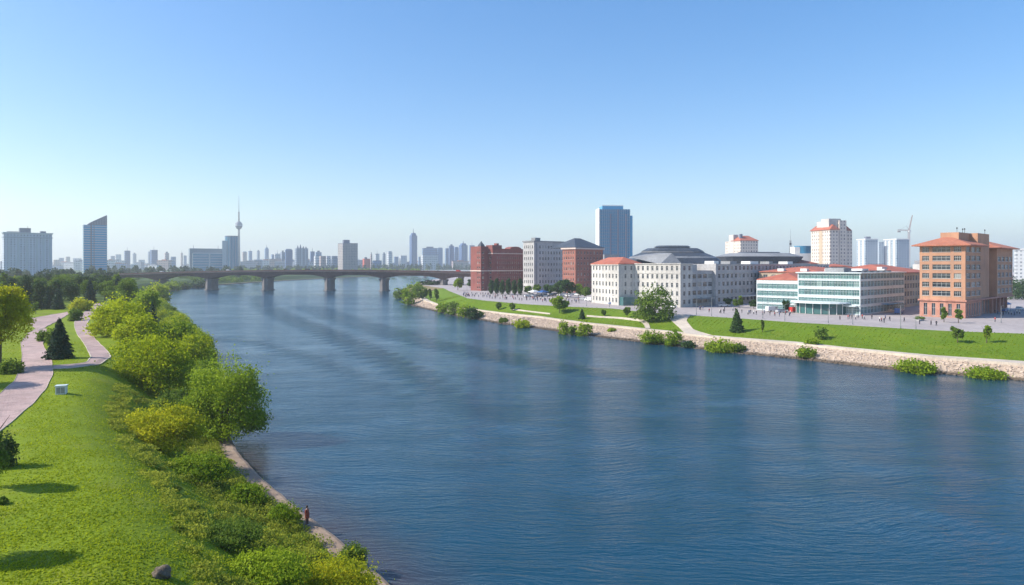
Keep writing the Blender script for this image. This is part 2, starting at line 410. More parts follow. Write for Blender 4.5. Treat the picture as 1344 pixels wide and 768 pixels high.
def build_right():
    rows = []
    for px in list(range(2300, 1400, -60)) + list(range(1400, 575, -6)) + [575.5]:
        q = 614 + (px - 575.5) * (2300 - 614) / (2300 - 575.5)
        rows.append([P(px, interp(LW, px), 0), P(px, interp(LT, px), 2.5), P(px, interp(LP, px), 2.6), P(q, interp(LQ, q), 6)])
    tips = [((-48, 378), P(554.6, 394.6, 2.5), (-35, 430)), ((-59, 407), P(548, 390, 2.5), (-44, 478)),
            ((-73, 465), P(543.5, 387.5, 2.5), (-50, 515)), ((-88, 540), P(541, 386, 2.5), (-53, 534))]
    for w, t, q in tips:
        rows.append([Vector((w[0], w[1], 0)), t, t + Vector((4, 1.5, 0.1)), Vector((q[0], q[1], 6))])
    rp, pr, lw, pl = MB(), MB(), MB(), MB()
    sub = []
    for r in rows:
        w0 = r[0] + (r[0] - r[1]).normalized() * 2.0; w0.z = -1.0
        sub.append([w0, r[0], r[1], r[2], r[3]])
    def strip(mb, fa, fb, nsub, zf=None):
        k = nsub + 1; base = len(mb.v)
        for r in rows:
            a, b = fa(r), fb(r)
            for i in range(k):
                t = i / nsub; p = a.lerp(b, t)
                if zf: p.z = zf(a.z, b.z, t) 
                mb.v.append(tuple(p))
        for i in range(len(rows) - 1):
            for j in range(nsub):
                a = base + i * k + j
                mb.f.append((a, a + k, a + k + 1)); mb.f.append((a, a + k + 1, a + 1)); mb.m += [0, 0]
    def below(r):
        d = r[0] - r[1]; d.z = 0; q = r[0] + d.normalized() * 2.5; q.z = -1.0; return q
    strip(rp, below, lambda r: r[0], 1)
    strip(rp, lambda r: r[0], lambda r: r[1], 4)
    strip(pr, lambda r: r[1], lambda r: r[2], 1)
    strip(lw, lambda r: r[2], lambda r: r[3], 8, lambda a, b, t: a + (b - a) * (t * t * (3 - 2 * t) * 0.7 + t * 0.3))
    # low kerb wall on the outer edge of the promenade
    kb = MB()
    for i in range(len(rows) - 1):
        a, b = rows[i][1], rows[i+1][1]
        ia = (rows[i][2] - a); ia.z = 0; ia = ia.normalized() * 0.45
        ib = (rows[i+1][2] - b); ib.z = 0; ib = ib.normalized() * 0.45
        up = Vector((0, 0, 0.55))
        lo = Vector((0, 0, -0.3))
        kb.face([a + lo, b + lo, b + up, a + up]); kb.face([a + up, b + up, b + ib + up, a + ia + up]); kb.face([a + ia + up, b + ib + up, b + ib, a + ia])
    outer = [(-88,540),(-104,617),(-114,720),(-117,831),(-114,919),(-93,1168),(-19,1393),(228,1600),(1656,1800),(5600,2150)]
    inner = [(-53,534),(-80,610),(-95,715),(-98,830),(-95,915),(-75,1160),(-5,1375),(235,1580),(1660,1780),(5600,2130)]
    bk = MB()
    for i in range(len(outer) - 1):
        a, b, c, d = outer[i], outer[i+1], inner[i+1], inner[i]
        bk.face([(a[0], a[1], -0.4), (b[0], b[1], -0.4), (c[0], c[1], 6), (d[0], d[1], 6)])
    poly = [r[3] for r in rows] + [Vector((x, y, 6)) for x, y in inner[1:]] + [Vector((5600, -1500, 6)), Vector((600, -600, 6))]
    for tri in tessellate_polygon([poly]):
        t = [poly[i] for i in tri]
        if (t[1] - t[0]).cross(t[2] - t[0]).z < 0: t.reverse()
        pl.face(t)
    tag(rp.build('riprap_bed', M['bed']), 'stony slope of the right river bank', kind='structure')
    tag(pr.build('promenade', M['pale_path']), 'pale promenade along the right bank', kind='structure')
    tag(lw.build('embankment_lawn', M['lawn_far'], smooth=True), 'green sloping lawn of the right bank', kind='structure')
    tag(bk.build('far_bank_ground', M['soil']), 'bank behind the river bend', kind='structure')
    tag(pl.build('plaza', M['plaza']), 'pale paved plaza and city ground', kind='structure')
    tag(kb.build('kerb_wall', M['pale_path']), 'low pale kerb wall running along the outer edge of the promenade', 'wall')
    for m in (rp, pr, lw, bk, pl): register(m)
    return rows
RROWS = build_right()
BVH = BVHTree.FromPolygons(ground_tris_v, ground_tris_f)

def G(px, py):
    """point of the ground seen at this place of the photograph"""
    d = Vector(((px - CX) / F, 1.0, -(py - HY) / F)).normalized()
    h, n, i, t = BVH.ray_cast(Vector((0, 0, CZ)), d)
    if h is None: return P(px, py, 0)
    return P(px, py, 0) if h.z < 0 else h
def Z(x, y):
    h, n, i, t = BVH.ray_cast(Vector((x, y, 100)), Vector((0, 0, -1)))
    return h.z if h is not None else 0.0

# ------------------------------------------------------------------ paths draped on the ground
PATHS = []
def ribbon(name, left, right, mat, label, lift=0.045, n=10):
    """left/right: pixel outlines of a path's two edges, with equal counts"""
    mb = MB(); rows = []
    A = [G(*p) for p in left]; B = [G(*p) for p in right]
    PATHS.append([(p.x, p.y) for p in A] + [(p.x, p.y) for p in reversed(B)])
    ra, rb = [], []
    for i in range(len(A) - 1):
        k = max(2, int(max((A[i+1] - A[i]).length, (B[i+1] - B[i]).length) / 0.8))
        for j in range(k):
            ra.append(A[i].lerp(A[i+1], j / k)); rb.append(B[i].lerp(B[i+1], j / k))
    ra.append(A[-1]); rb.append(B[-1])
    for _ in range(6):
        for r in (ra, rb):
            r[1:-1] = [(r[i-1] + r[i] * 2 + r[i+1]) / 4 for i in range(1, len(r) - 1)]
    m = 13
    for a, b in zip(ra, rb):
        for j in range(m):
            p = a.lerp(b, j / (m - 1)); mb.v.append((p.x, p.y, Z(p.x, p.y) + lift))
    for i in range(len(ra) - 1):
        for j in range(m - 1):
            q = i * m + j; mb.f.append((q, q + 1, q + m + 1, q + m)); mb.m.append(0)
    o = mb.build(name, mat); tag(o, label, kind='structure')
    # pale edge stones, a few centimetres proud
    e = MB()
    for r, s in ((ra, 1), (rb, -1)):
        pts = []
        for i, p in enumerate(r):
            w = ((rb[i] - ra[i]) * s); w.z = 0; w.normalize()
            q = p - w * 0.02; q2 = p - w * 0.20
            z = max(Z(q.x, q.y), Z(q2.x, q2.y)) + lift + 0.05
            pts.append(((q.x, q.y, z), (q2.x, q2.y, z), (q.x, q.y, z - 0.2), (q2.x, q2.y, z - 0.2)))
        for a, b in zip(pts[:-1], pts[1:]):
            e.face([a[0], b[0], b[1], a[1]]); e.face([a[2], b[2], b[0], a[0]]); e.face([a[1], b[1], b[3], a[3]])
    tag(e.build('path_kerb', M['pale_path']), 'edging stones of the path', kind='structure')
    return o
ribbon('wide_path', [(-110,600),(-50,548),(0,517.5),(19,501),(27,484),(29,467),(27,450),(36,438),(52,429)],
       [(-90,700),(-45,610),(0,566),(41.7,532),(60,511),(69.5,491),(68,474),(56,452),(61,432)], M['pink_path'], 'wide pink paved path on the left bank')
ribbon('winding_path', [(70,480.5),(94,479),(114.6,476.5),(121,469),(112.5,454.6),(102,440),(98,429.6),(98,423),(104,417),(114.6,406.7),(124,399)],
       [(69,484.5),(94,484.3),(128,480),(144.5,469),(139.6,460),(125,446),(115.6,431.7),(114.6,423),(121,414.5),(131,405),(136,398)], M['pink_path'], 'winding pink footpath', 0.06)
ribbon('side_path', [(24,417),(44,418),(62,414.5),(88.6,409.5)], [(50,434),(58,431),(72,423.5),(90,413)], M['pink_path'], 'side path towards the wood', 0.075)
ribbon('ramp_path', [(868,411.5),(882,421),(893,431),(905,441.5)], [(906,414),(900,421),(910,433),(936,441)], M['pale_path'], 'ramp from the plaza down to the promenade', 0.09)
ribbon('lawn_footpath', [(770,414),(810,416.5),(844,420),(851,425),(853,431)], [(770,415.6),(810,418.2),(841,421.8),(846,426),(848,431.5)], M['pale_path'], 'thin footpath across the far lawn', 0.09)
ribbon('lawn_footpath', [(670,405.5),(700,409),(722,411.5)], [(670,406.7),(700,410.2),(722,412.7)], M['pale_path'], 'thin footpath across the far lawn', 0.09)

# ------------------------------------------------------------------ water
def build_water():
    xs = np.concatenate([[-2500, -1200, -700], np.arange(-440, 300, 3.5), [330, 400, 500, 700, 1100, 2000, 4000, 5700]])
    ys = np.concatenate([[-400, -150], np.arange(-60, 780, 3.5), [800, 850, 920, 1000, 1150, 1350, 1600, 1900, 2400, 3000]])
    X, Y = np.meshgrid(xs, ys); nx = len(xs); ny = len(ys)
    co = np.stack([X.ravel(), Y.ravel(), np.zeros(X.size)], 1)
    me = bpy.data.meshes.new('river_water')
    idx = np.arange(nx * ny).reshape(ny, nx)
    f = np.stack([idx[:-1, :-1], idx[:-1, 1:], idx[1:, 1:], idx[1:, :-1]], -1).reshape(-1, 4)
    me.from_pydata(co.tolist(), [], f.tolist())
    def band(pts, w0, w1):
        q = [P(a, b, 0) for a, b in pts]; best = np.full(X.size, 1e9)
        for a, b in zip(q[:-1], q[1:]):
            ab = np.array([b.x - a.x, b.y - a.y]); L2 = ab @ ab
            t = np.clip(((co[:, 0] - a.x) * ab[0] + (co[:, 1] - a.y) * ab[1]) / L2, 0, 1)
            best = np.minimum(best, np.hypot(co[:, 0] - a.x - t * ab[0], co[:, 1] - a.y - t * ab[1]))
        w = w0 + w1 * co[:, 1]
        return np.clip((1.15 - best / w) * 2.6, 0, 1)
    r = band([(342,389),(346,402),(375,417),(430,438),(490,464),(540,492),(600,528),(650,556)], 1.8, 0.011)
    r = np.maximum(r, 0.7 * band([(400,402),(470,425),(560,450),(660,470),(760,488),(900,500)], 3.0, 0.016))
    r = np.maximum(r, 0.5 * band([(250,445),(330,448),(420,475),(520,520)], 1.5, 0.006))
    r = r * np.clip((co[:, 1] - 100) / 70, 0, 1)
    sh = np.full(X.size, 0.0)
    for (x, y, th), (x2, y2, t2) in zip(st[:-1], st[1:]):
        if y > 220: break
        d = np.hypot(co[:, 0] - x, co[:, 1] - y); sh = np.maximum(sh, np.clip(1 - d / 7.0, 0, 1))
    for nm, arr in (('ripple', r), ('shallow', sh)):
        a = me.attributes.new(nm, 'FLOAT', 'POINT'); a.data.foreach_set('value', arr.astype(np.float32))
    m, nt, b = new_mat('river_water')
    rip = nt.nodes.new('ShaderNodeAttribute'); rip.attribute_name = 'ripple'
    sha = nt.nodes.new('ShaderNodeAttribute'); sha.attribute_name = 'shallow'
    warp = noise(nt, 0.02, 3, mapped(nt))
    tc = nt.nodes.new('ShaderNodeTexCoord')
    cw = nt.nodes.new('ShaderNodeCombineXYZ'); nt.links.new(math_(nt, 'MULTIPLY', warp, 22.0), cw.inputs[1])
    va = nt.nodes.new('ShaderNodeVectorMath'); nt.links.new(tc.outputs['Object'], va.inputs[0]); nt.links.new(cw.outputs[0], va.inputs[1])
    def mp(sc, rz=0.0):
        k = nt.nodes.new('ShaderNodeMapping'); k.inputs['Scale'].default_value = sc; k.inputs['Rotation'].default_value = (0, 0, rz)
        nt.links.new(va.outputs[0], k.inputs['Vector']); return k.outputs['Vector']
    n1 = noise(nt, 1.0, 4, mp((0.34, 1.5, 1), 0.12), 0.6)
    n2 = noise(nt, 1.0, 3, mp((0.07, 0.32, 1), -0.10), 0.5)
    n3 = noise(nt, 1.0, 2, mp((0.9, 2.6, 1), 0.05), 0.5)
    patch = ramp(nt, noise(nt, 1.0, 4, mp((0.006, 0.030, 1), -0.35), 0.6), (0.25, 0.25, 0.25), (1, 1, 1), 0.38, 0.62)
    h = math_(nt, 'ADD', math_(nt, 'MULTIPLY', n1, 0.55), math_(nt, 'MULTIPLY', n2, 0.6))
    h = math_(nt, 'ADD', h, math_(nt, 'MULTIPLY', n3, 0.16))
    amp = math_(nt, 'ADD', math_(nt, 'MULTIPLY', patch, 0.60), math_(nt, 'MULTIPLY', rip.outputs['Fac'], 1.7))
    amp = math_(nt, 'ADD', amp, 0.16)
    hh = math_(nt, 'MULTIPLY', h, amp)
    bump(nt, b, hh, 1.0, 0.55)
    deep = (0.005, 0.045, 0.080)
    c = mixc(nt, math_(nt, 'MULTIPLY', sha.outputs['Fac'], 0.8), deep, (0.060, 0.030, 0.020))
    nt.links.new(c, b.inputs['Base Color'])
    b.inputs['Roughness'].default_value = 0.13; b.inputs['IOR'].default_value = 1.333
    me.materials.append(m); me.update()
    o = link(bpy.data.objects.new('river_water', me)); tag(o, 'calm blue river', kind='structure')
build_water()

# ------------------------------------------------------------------ foliage
def leaves_mesh(name, P0, N0, size, tint, mat):
    """one rhombic leaf (or leaf clump) per point"""
    n = len(P0)
    rnd = RNG.normal(size=(n, 3)); nrm = N0 * 0.75 + rnd * 0.55
    nrm /= np.linalg.norm(nrm, axis=1)[:, None] + 1e-9
    t = np.cross(nrm, RNG.normal(size=(n, 3))); t /= np.linalg.norm(t, axis=1)[:, None] + 1e-9
    b = np.cross(nrm, t)
    s = (size * RNG.uniform(0.55, 1.35, n))[:, None]
    v = np.empty((n, 4, 3))
    v[:, 0] = P0 + t * s * 0.62; v[:, 1] = P0 + b * s * 0.36 - nrm * s * 0.08
    v[:, 2] = P0 - t * s * 0.62; v[:, 3] = P0 - b * s * 0.36 - nrm * s * 0.08
    me = bpy.data.meshes.new(name)
    me.vertices.add(n * 4); me.vertices.foreach_set('co', v.ravel().astype(np.float32))
    me.loops.add(n * 4); me.loops.foreach_set('vertex_index', np.arange(n * 4, dtype=np.int32))
    me.polygons.add(n); me.polygons.foreach_set('loop_start', np.arange(0, n * 4, 4, dtype=np.int32))
    me.polygons.foreach_set('loop_total', np.full(n, 4, dtype=np.int32))
    a = me.attributes.new('tint', 'FLOAT', 'FACE'); a.data.foreach_set('value', tint.astype(np.float32))
    me.materials.append(mat); me.update(calc_edges=True)
    return me

def crown_mesh(kind, w, h, n, leaf, mat, seed):
    rng = np.random.default_rng(seed)
    if kind == 'spruce':
        z = 1 - np.sqrt(rng.uniform(0.0, 1.0, n)); z = 0.05 + 0.95 * z
        ang = rng.uniform(0, 2 * math.pi, n)
        lay = 11; ph = (z * lay) % 1.0
        prof = (1 - z) ** 0.8 * (0.98 - 0.30 * ph) + 0.01
        prof *= 1 + 0.14 * np.sin(ang * 5 + np.floor(z * lay) * 2.1) + 0.06 * rng.normal(size=n)
        rr = 0.5 * w * prof * (1 - 0.35 * rng.uniform(0, 1, n) ** 2.5)
        Pn = np.stack([rr * np.cos(ang), rr * np.sin(ang), z * h - 0.10 * rr], 1)
        N = np.stack([np.cos(ang), np.sin(ang), np.full(n, 0.55)], 1)
        tint = 0.5 + 0.3 * np.sin(np.floor(z * lay) * 5.1 + np.floor(ang * 2)) + 0.15 * rng.normal(size=n)
        return leaves_mesh('spruce_crown', Pn, N, leaf, np.clip(tint, 0, 1), mat)
    k = {'round': 15, 'bush': 26, 'poplar': 11, 'sparse': 12, 'dome': 40}[kind]
    c = []
    for i in range(k):
        a = rng.uniform(0, 2 * math.pi); rad = math.sqrt(rng.uniform(0, 1))
        if kind == 'round':
            zc = rng.uniform(0.34, 0.82); lim = math.sqrt(max(0.05, 1 - ((zc - 0.56) / 0.40) ** 2))
            r = rng.uniform(0.13, 0.23); q = rad * (0.5 - r * 0.8) * lim
            c.append((q * math.cos(a) * w, q * math.sin(a) * w, zc * h, r * w, r * w, r * h * 0.75))
        elif kind == 'sparse':
            zc = rng.uniform(0.3, 0.88); r = rng.uniform(0.10, 0.19); q = rad * 0.33
            c.append((q * math.cos(a) * w, q * math.sin(a) * w, zc * h, r * w, r * w, r * h * 0.7))
        elif kind == 'poplar':
            zc = 0.14 + 0.78 * i / (k - 1); r = 0.36 * math.sin(math.pi * (0.12 + 0.80 * (zc))) + 0.08; q = rad * 0.14
            c.append((q * math.cos(a) * w, q * math.sin(a) * w, zc * h, r * w, r * w, 0.12 * h))
        else:
            r = rng.uniform(0.10, 0.19); q = rad ** 0.8 * (0.5 - r * 0.75)
            topz = (0.90 if kind == 'dome' else 0.85) * math.sqrt(max(0.08, 1 - (q / 0.5) ** 2)); zc = rng.uniform(0.15, 1.0) * topz - r * 0.5
            zc = max(zc, 0.08)
            c.append((q * math.cos(a) * w, q * math.sin(a) * w, zc * h, r * w, r * w, r * h * 0.9))
    if kind in ('dome', 'bush'): c += [(0, 0, 0.40 * h, 0.43 * w, 0.43 * w, 0.48 * h), (0.08 * w, -0.1 * w, 0.25 * h, 0.40 * w, 0.38 * w, 0.36 * h)]; k += 2
    c = np.array(c)
    wt = (c[:, 3] * c[:, 5]) ** 0.9; wt /= wt.sum()
    li = rng.choice(k, n, p=wt)
    d = rng.normal(size=(n, 3)); d[:, 2] = np.abs(d[:, 2]) * np.where(rng.uniform(size=n) < 0.72, 1, -1)
    d /= np.linalg.norm(d, axis=1)[:, None]
    # small sub-clumps make the outline uneven
    lump = 1 + 0.20 * np.sin(d[:, 0] * 9 + li) * np.sin(d[:, 1] * 10 + li * 2) + 0.13 * np.sin(d[:, 2] * 13 + li * 3)
    rad = (1 - 0.45 * rng.uniform(0, 1, n) ** 2.2) * lump * np.where(rng.uniform(size=n) < 0.09, rng.uniform(1.0, 1.4, n), 1.0)
    Pn = c[li, :3] + d * c[li, 3:6] * rad[:, None]
    low = Pn[:, 2] < 0.02 * h; Pn[low, 2] = rng.uniform(0.02, 0.2, low.sum()) * h
    lobe_t = rng.uniform(0.05, 0.85, k)
    tint = lobe_t[li] + 0.16 * rng.normal(size=n) + 0.15 * np.sin(Pn[:, 0] * 9 / w) * np.sin(Pn[:, 2] * 8 / h)
    return leaves_mesh('foliage', Pn, d, leaf, np.clip(tint, 0, 1), mat)

_trunks = {}
def trunk_mesh(kind, seed):
    key = (kind, seed % 3)
    if key in _trunks: return _trunks[key]
    rnd = random.Random(hash(key[1]) + len(kind)); mb = MB()
    if kind == 'spruce':
        mb.tube((0, 0, -0.03), (0, 0, 0.9), 0.022, 0.004, 8)
    elif kind in ('bush', 'dome'):
        for i in range(7):
            a = i * 0.9 + rnd.random(); r = rnd.uniform(0.15, 0.3)
            mid = (math.cos(a) * r * 0.4, math.sin(a) * r * 0.4, 0.3); end = (math.cos(a) * r, math.sin(a) * r, rnd.uniform(0.35, 0.5))
            mb.tube((math.cos(a) * 0.03, math.sin(a) * 0.03, -0.04), mid, 0.014, 0.010, 6); mb.tube(mid, end, 0.010, 0.004, 6)
    else:
        mb.tube((0, 0, -0.03), (0.01, 0, 0.30), 0.030, 0.020, 9)
        mb.tube((0.01, 0, 0.30), (0.0, 0.02, 0.60), 0.020, 0.012, 8); mb.tube((0, 0.02, 0.60), (0, 0, 0.86), 0.012, 0.004, 6)
        for i in range(7):
            z = 0.26 + 0.07 * i; a = i * 2.4 + rnd.random(); l = rnd.uniform(0.16, 0.27) * (1.0 if kind != 'poplar' else 0.4)
            s0 = Vector((0.008, 0.005, z)); m_ = s0 + Vector((math.cos(a) * l * 0.6, math.sin(a) * l * 0.6, l * 0.45)); e = m_ + Vector((math.cos(a) * l * 0.5, math.sin(a) * l * 0.5, l * 0.6))
            mb.tube(s0, m_, 0.011, 0.007, 6); mb.tube(m_, e, 0.007, 0.002, 5)
    me = mb.mesh('trunk', M['bark']); _trunks[key] = me
    return me

_crowns = {}
NAME = {'spruce': 'spruce_tree', 'round': 'leafy_tree', 'bush': 'bush', 'dome': 'bush', 'poplar': 'poplar_tree', 'sparse': 'young_tree'}
CAT = {'spruce': 'tree', 'round': 'tree', 'bush': 'bush', 'dome': 'bush', 'poplar': 'tree', 'sparse': 'young tree'}
def plant(kind, loc, w, h, mat, label, group=None, n=None, leaf=None, seed=0, shared=False):
    """a tree or bush: an Empty with trunk (or stems) and foliage"""
    D = loc[1]
    px = 1024 / 1344 * F / max(D, 20)           # render pixels per metre
    if shared:
        key = (kind, mat, seed % 4)
        W0, H0 = {'spruce': (4, 9), 'round': (9, 11), 'bush': (5, 3.5), 'dome': (8, 6), 'poplar': (3.5, 10), 'sparse': (3.5, 5)}[kind]
        if key not in _crowns: _crowns[key] = crown_mesh(kind, W0, H0, n or 1500, leaf or 0.5, M[mat], 100 + seed % 4 * 7 + len(kind))
        me = _crowns[key]; sc = (w / W0, w / W0, h / H0)
    else:
        lf = leaf or max(0.14, 1.9 / px)
        area = (w * h * 2.2 + w * w * 1.1)
        nn = n or int(min(60000, max(900, area / (lf * lf) * 4.6)))
        me = crown_mesh(kind, w, h, nn, lf, M[mat], seed + 11); sc = (1, 1, 1)
    nm = NAME[kind]
    if 'tree' in label and nm == 'bush': nm = 'leafy_tree'
    e = empty(nm, loc, random.uniform(0, 6.28), label, 'tree' if nm == 'leafy_tree' else CAT[kind], group)
    t = bpy.data.objects.new('stem' if nm == 'bush' else 'trunk', trunk_mesh(kind, seed)); t.scale = (max(w, h * 0.45) if nm == 'bush' else h * 0.9,) * 2 + (h,)
    if nm == 'bush': t.scale = (w, w, h)
    link(t, e)
    c = bpy.data.objects.new('foliage' if nm == 'bush' else 'crown', me); c.scale = sc; link(c, e)
    return e

def tree_px(kind, px, pyb, pyt, wpx, mat, label, group=None, **kw):
    g = G(px, pyb); Y = g.y
    h = (pyb - pyt) * Y / F; w = wpx * Y / F
    return plant(kind, (g.x, g.y, g.z - 0.05), w, h, mat, label, group, **kw)

def inside(x, y, poly):
    c = False; j = len(poly) - 1
    for i in range(len(poly)):
        if (poly[i][1] > y) != (poly[j][1] > y) and x < (poly[j][0] - poly[i][0]) * (y - poly[i][1]) / (poly[j][1] - poly[i][1]) + poly[i][0]: c = not c
        j = i
    return c
def on_path(x, y): return any(inside(x, y, p) for p in PATHS)

# ------------------------------------------------------------------ left bank planting
LEFT_PLANTS = [
 ('dome',198,512,428,106,'leaf_yellow','big rounded yellow-green bush beside the bend of the winding path'),
 ('dome',297,572,455,106,'leaf_light','largest bush of the bank, its green foliage overhanging the water'),
 ('dome',214,590,522,98,'leaf_gold','bright yellow bush low on the grass slope below the big green bushes'),
 ('bush',258,632,592,86,'leaf_light','ragged green bush just above the concrete ledge, below the bright yellow bush'),
 ('bush',236,560,505,70,'leaf_mid','mid green bush squeezed between the big yellow-green bush and the bright yellow one'),
 ('dome',157,440,384,74,'leaf_yellow','broad olive bush right of the upper winding path'),
 ('bush',184,458,408,60,'leaf_yellow','lower yellow-green bush in front of the dark riverside conifer'),
 ('dome',228,470,412,56,'leaf_light','rounded bush at the waterline right of the dark riverside conifer'),
 ('dome',254,492,430,58,'leaf_yellow','light green bush at the waterline directly behind the largest bush'),
 ('dome',190,412,374,40,'leaf_light','round willow bush behind the dark riverside conifer'),
 ('dome',206,396,368,34,'leaf_yellow','light round bush on the far curve of the left shore'),
 ('dome',172,400,372,36,'leaf_mid','mid green bush at the river end of the left wood'),
 ('bush',226,381,368,24,'leaf_light','small pale bush at the shore just before the bridge'),
 ('bush',240,379,369,20,'leaf_mid','low green bush at the shore beside the first bridge pier'),
 ('bush',261,378,368,24,'leaf_dark','dark bush in the shade under the left end of the bridge'),
 ('spruce',200,440,397,21,'needle','dark pointed conifer rising among the riverside bushes'),
 ('spruce',78,471,416,37,'needle','broad dark spruce standing between the two pink paths'),
 ('bush',55,448,432,13,'leaf_mid','small round shrub left of the broad dark spruce'),
 ('bush',68,452,428,18,'leaf_mid','loose grey-green shrub just behind the broad dark spruce'),
 ('bush',107,484,472,1,'leaf_mid',None),
 ('bush',99,421,402,18,'leaf_mid','mid green shrub at the inner edge of the upper winding path'),
 ('dome',106,408,389,30,'leaf_gold','yellow-green shrub at the end of the side path by the wood'),
 ('round',-2,484,350,76,'leaf_gold','tall golden-leaved tree at the left edge beside the wide path'),
 ('bush',14,490,468,34,'leaf_mid','low hedge-like bush under the golden-leaved tree'),
 ('sparse',47,412,396,9,'leaf_mid','slim young tree on the grass before the dark wood'),
 ('bush',4,612,560,32,'leaf_dark','dark bush cut by the left edge beside the open grass'),
 ('round',-45,738,622,90,'leaf_mid',None),
 ('round',-85,505,405,80,'leaf_mid',None),
 ('round',-14,640,543,48,'leaf_mid','small leafy tree cut by the left edge, casting a shadow over the grass'),
 ('bush',2,662,650,14,'leaf_mid','tiny dark shrub at the left edge, lowest of the bushes there'),
 ('bush',375,690,655,44,'leaf_light','tufted bright green bush on the concrete ledge left of the standing person'),
 ('bush',322,664,632,60,'leaf_light','low bush spilling on to the ledge between the person and the largest bush'),
 ('bush',300,716,680,90,'leaf_mid','wide grey-green bush on the slope left of the yellow-blossomed bush'),
 ('bush',345,768,722,120,'leaf_light','low bright bush on the slope left of the yellow-blossomed bush, at the bottom edge'),
 ('bush',440,800,726,120,'leaf_gold','yellow-blossomed bush at the bottom edge beside the ledge'),
 ('bush',462,742,708,40,'leaf_mid','wispy green bush growing out of the water side of the ledge'),
]
for i, (k, px, yb, yt, w, mt, lab) in enumerate(LEFT_PLANTS):
    if w <= 1: continue
    hidden = lab is None
    tree_px(k, px, yb, yt, w, mt, lab or 'leafy tree on the left bank lawn', 'lawn trees beyond the left edge' if hidden else None, seed=i * 3 + 5)

# the dark wood on the left
rnd = random.Random(3)
k = 0
for px in range(-60, 172, 8):
    for row in range(3):
        yb = [404, 394, 384][row] + rnd.uniform(-3, 3) + (0 if px < 120 else -6)
        yt = rnd.uniform(358, 366) if row else rnd.uniform(364, 374)
        if row == 0 and 92 < px < 140: continue
        if rnd.random() < 0.12: continue
        mt = rnd.choice(['leaf_dark', 'leaf_dark', 'leaf_mid'] if px < 100 else ['leaf_mid', 'leaf_dark', 'leaf_mid'])
        sh = 'poplar' if rnd.random() < 0.35 else 'round'
        lab = ('dark' if mt == 'leaf_dark' else 'mid green') + (' narrow tree' if sh == 'poplar' else ' broad tree') + ' in the ' + ['front', 'middle', 'back'][row] + ' of the left wood'
        tree_px(sh, px + rnd.uniform(-3, 3), yb, yt, rnd.uniform(24, 32) if sh == 'round' else 15, mt, lab, 'trees of the wood on the left', seed=k, shared=True, n=2600, leaf=0.5)
        k += 1
for px, yb, yt, w, lab in [(47,405,382,15,'leftmost pointed spruce at the front of the wood'), (62,406,380,16,'second pointed spruce at the front of the wood'),
                      (76,406,377,18,'blue-green spruce at the right end of the front row before the wood'), (118,398,365,17,'tall dark spruce above the yellow-green shrub'),
                      (154,396,362,17,'tall dark spruce at the river end of the wood')]:
    tree_px('spruce', px, yb, yt, w, 'needle', lab, 'spruces at the edge of the wood', seed=px, shared=True, n=2600, leaf=0.45)

def wood(px0, px1, Y0, Y1, hmin, hmax, n, leaf, label, base=7.0, mat='leaf_far', seed=1):
    """a far-off wood that reads as one mass"""
    rng = np.random.default_rng(seed)
    k = max(8, int((px1 - px0) * (Y0 + Y1) / 2 / F / 3))
    y = rng.uniform(Y0, Y1, k); x = (rng.uniform(px0, px1, k) - CX) / F * y
    hh = rng.uniform(hmin, hmax, k); ww = rng.uniform(3.5, 7, k)
    li = rng.integers(0, k, n); d = rng.normal(size=(n, 3)); d[:, 2] = np.abs(d[:, 2]); d /= np.linalg.norm(d, axis=1)[:, None]
    q = 1 - 0.3 * rng.uniform(size=n) ** 2
    Pn = np.stack([x[li] + d[:, 0] * ww[li] * q, y[li] + d[:, 1] * ww[li] * q, base + d[:, 2] * hh[li] * q], 1)
    tint = np.clip(rng.uniform(0.1, 0.7, k)[li] + 0.12 * rng.normal(size=n), 0, 1)
    o = link(bpy.data.objects.new('far_wood', leaves_mesh('far_wood', Pn, d, leaf, tint, M[mat])))
    tag(o, label, 'wood', kind='stuff')
wood(-80, 160, 520, 800, 9, 15, 16000, 1.9, 'dense wood behind the left park')
wood(120, 320, 950, 1300, 10, 17, 14000, 2.4, 'belt of trees behind the left end of the bridge', seed=2)
wood(290, 470, 1500, 1900, 10, 18, 12000, 3.0, 'belt of trees below the television tower', seed=3)
wood(300, 560, 1180, 1700, 5, 11, 16000, 2.4, 'low greenery on the far bank under the bridge', mat='leaf_light', seed=4)
wood(440, 640, 1750, 2300, 14, 22, 12000, 3.4, 'dark belt of trees behind the right half of the bridge', seed=5)
wood(150, 345, 740, 1150, 3, 8, 15000, 1.4, 'scrub on the shore beyond the bridge', base=6, mat='leaf_mid', seed=6)
k = 0
for x, y, th in st:
    if 118 < y < 640:
        if k % (3 if y < 200 else 1) == 0:
            a = R(th + 90); o_ = 2.5 + 2.5 * rnd.random(); sz = rnd.uniform(5.5, 9)
            plant('dome', (x + math.cos(a) * o_, y + math.sin(a) * o_, Z(x + math.cos(a) * o_, y + math.sin(a) * o_) - .1), sz, sz * rnd.uniform(.6, .85), rnd.choice(['leaf_light', 'leaf_yellow', 'leaf_mid']),
                  'willow bush in the unbroken belt along the curving left shore', 'willow bushes of the left shore', n=6000, leaf=0.32, seed=k, shared=True)
        k += 1
wood(1320, 1460, 330, 420, 9, 13, 8000, 0.9, 'green trees at the right edge behind the orange building', base=6, seed=7)
wood(640, 1300, 1500, 2400, 8, 14, 9000, 4.0, 'trees among the city blocks', base=6, seed=8)

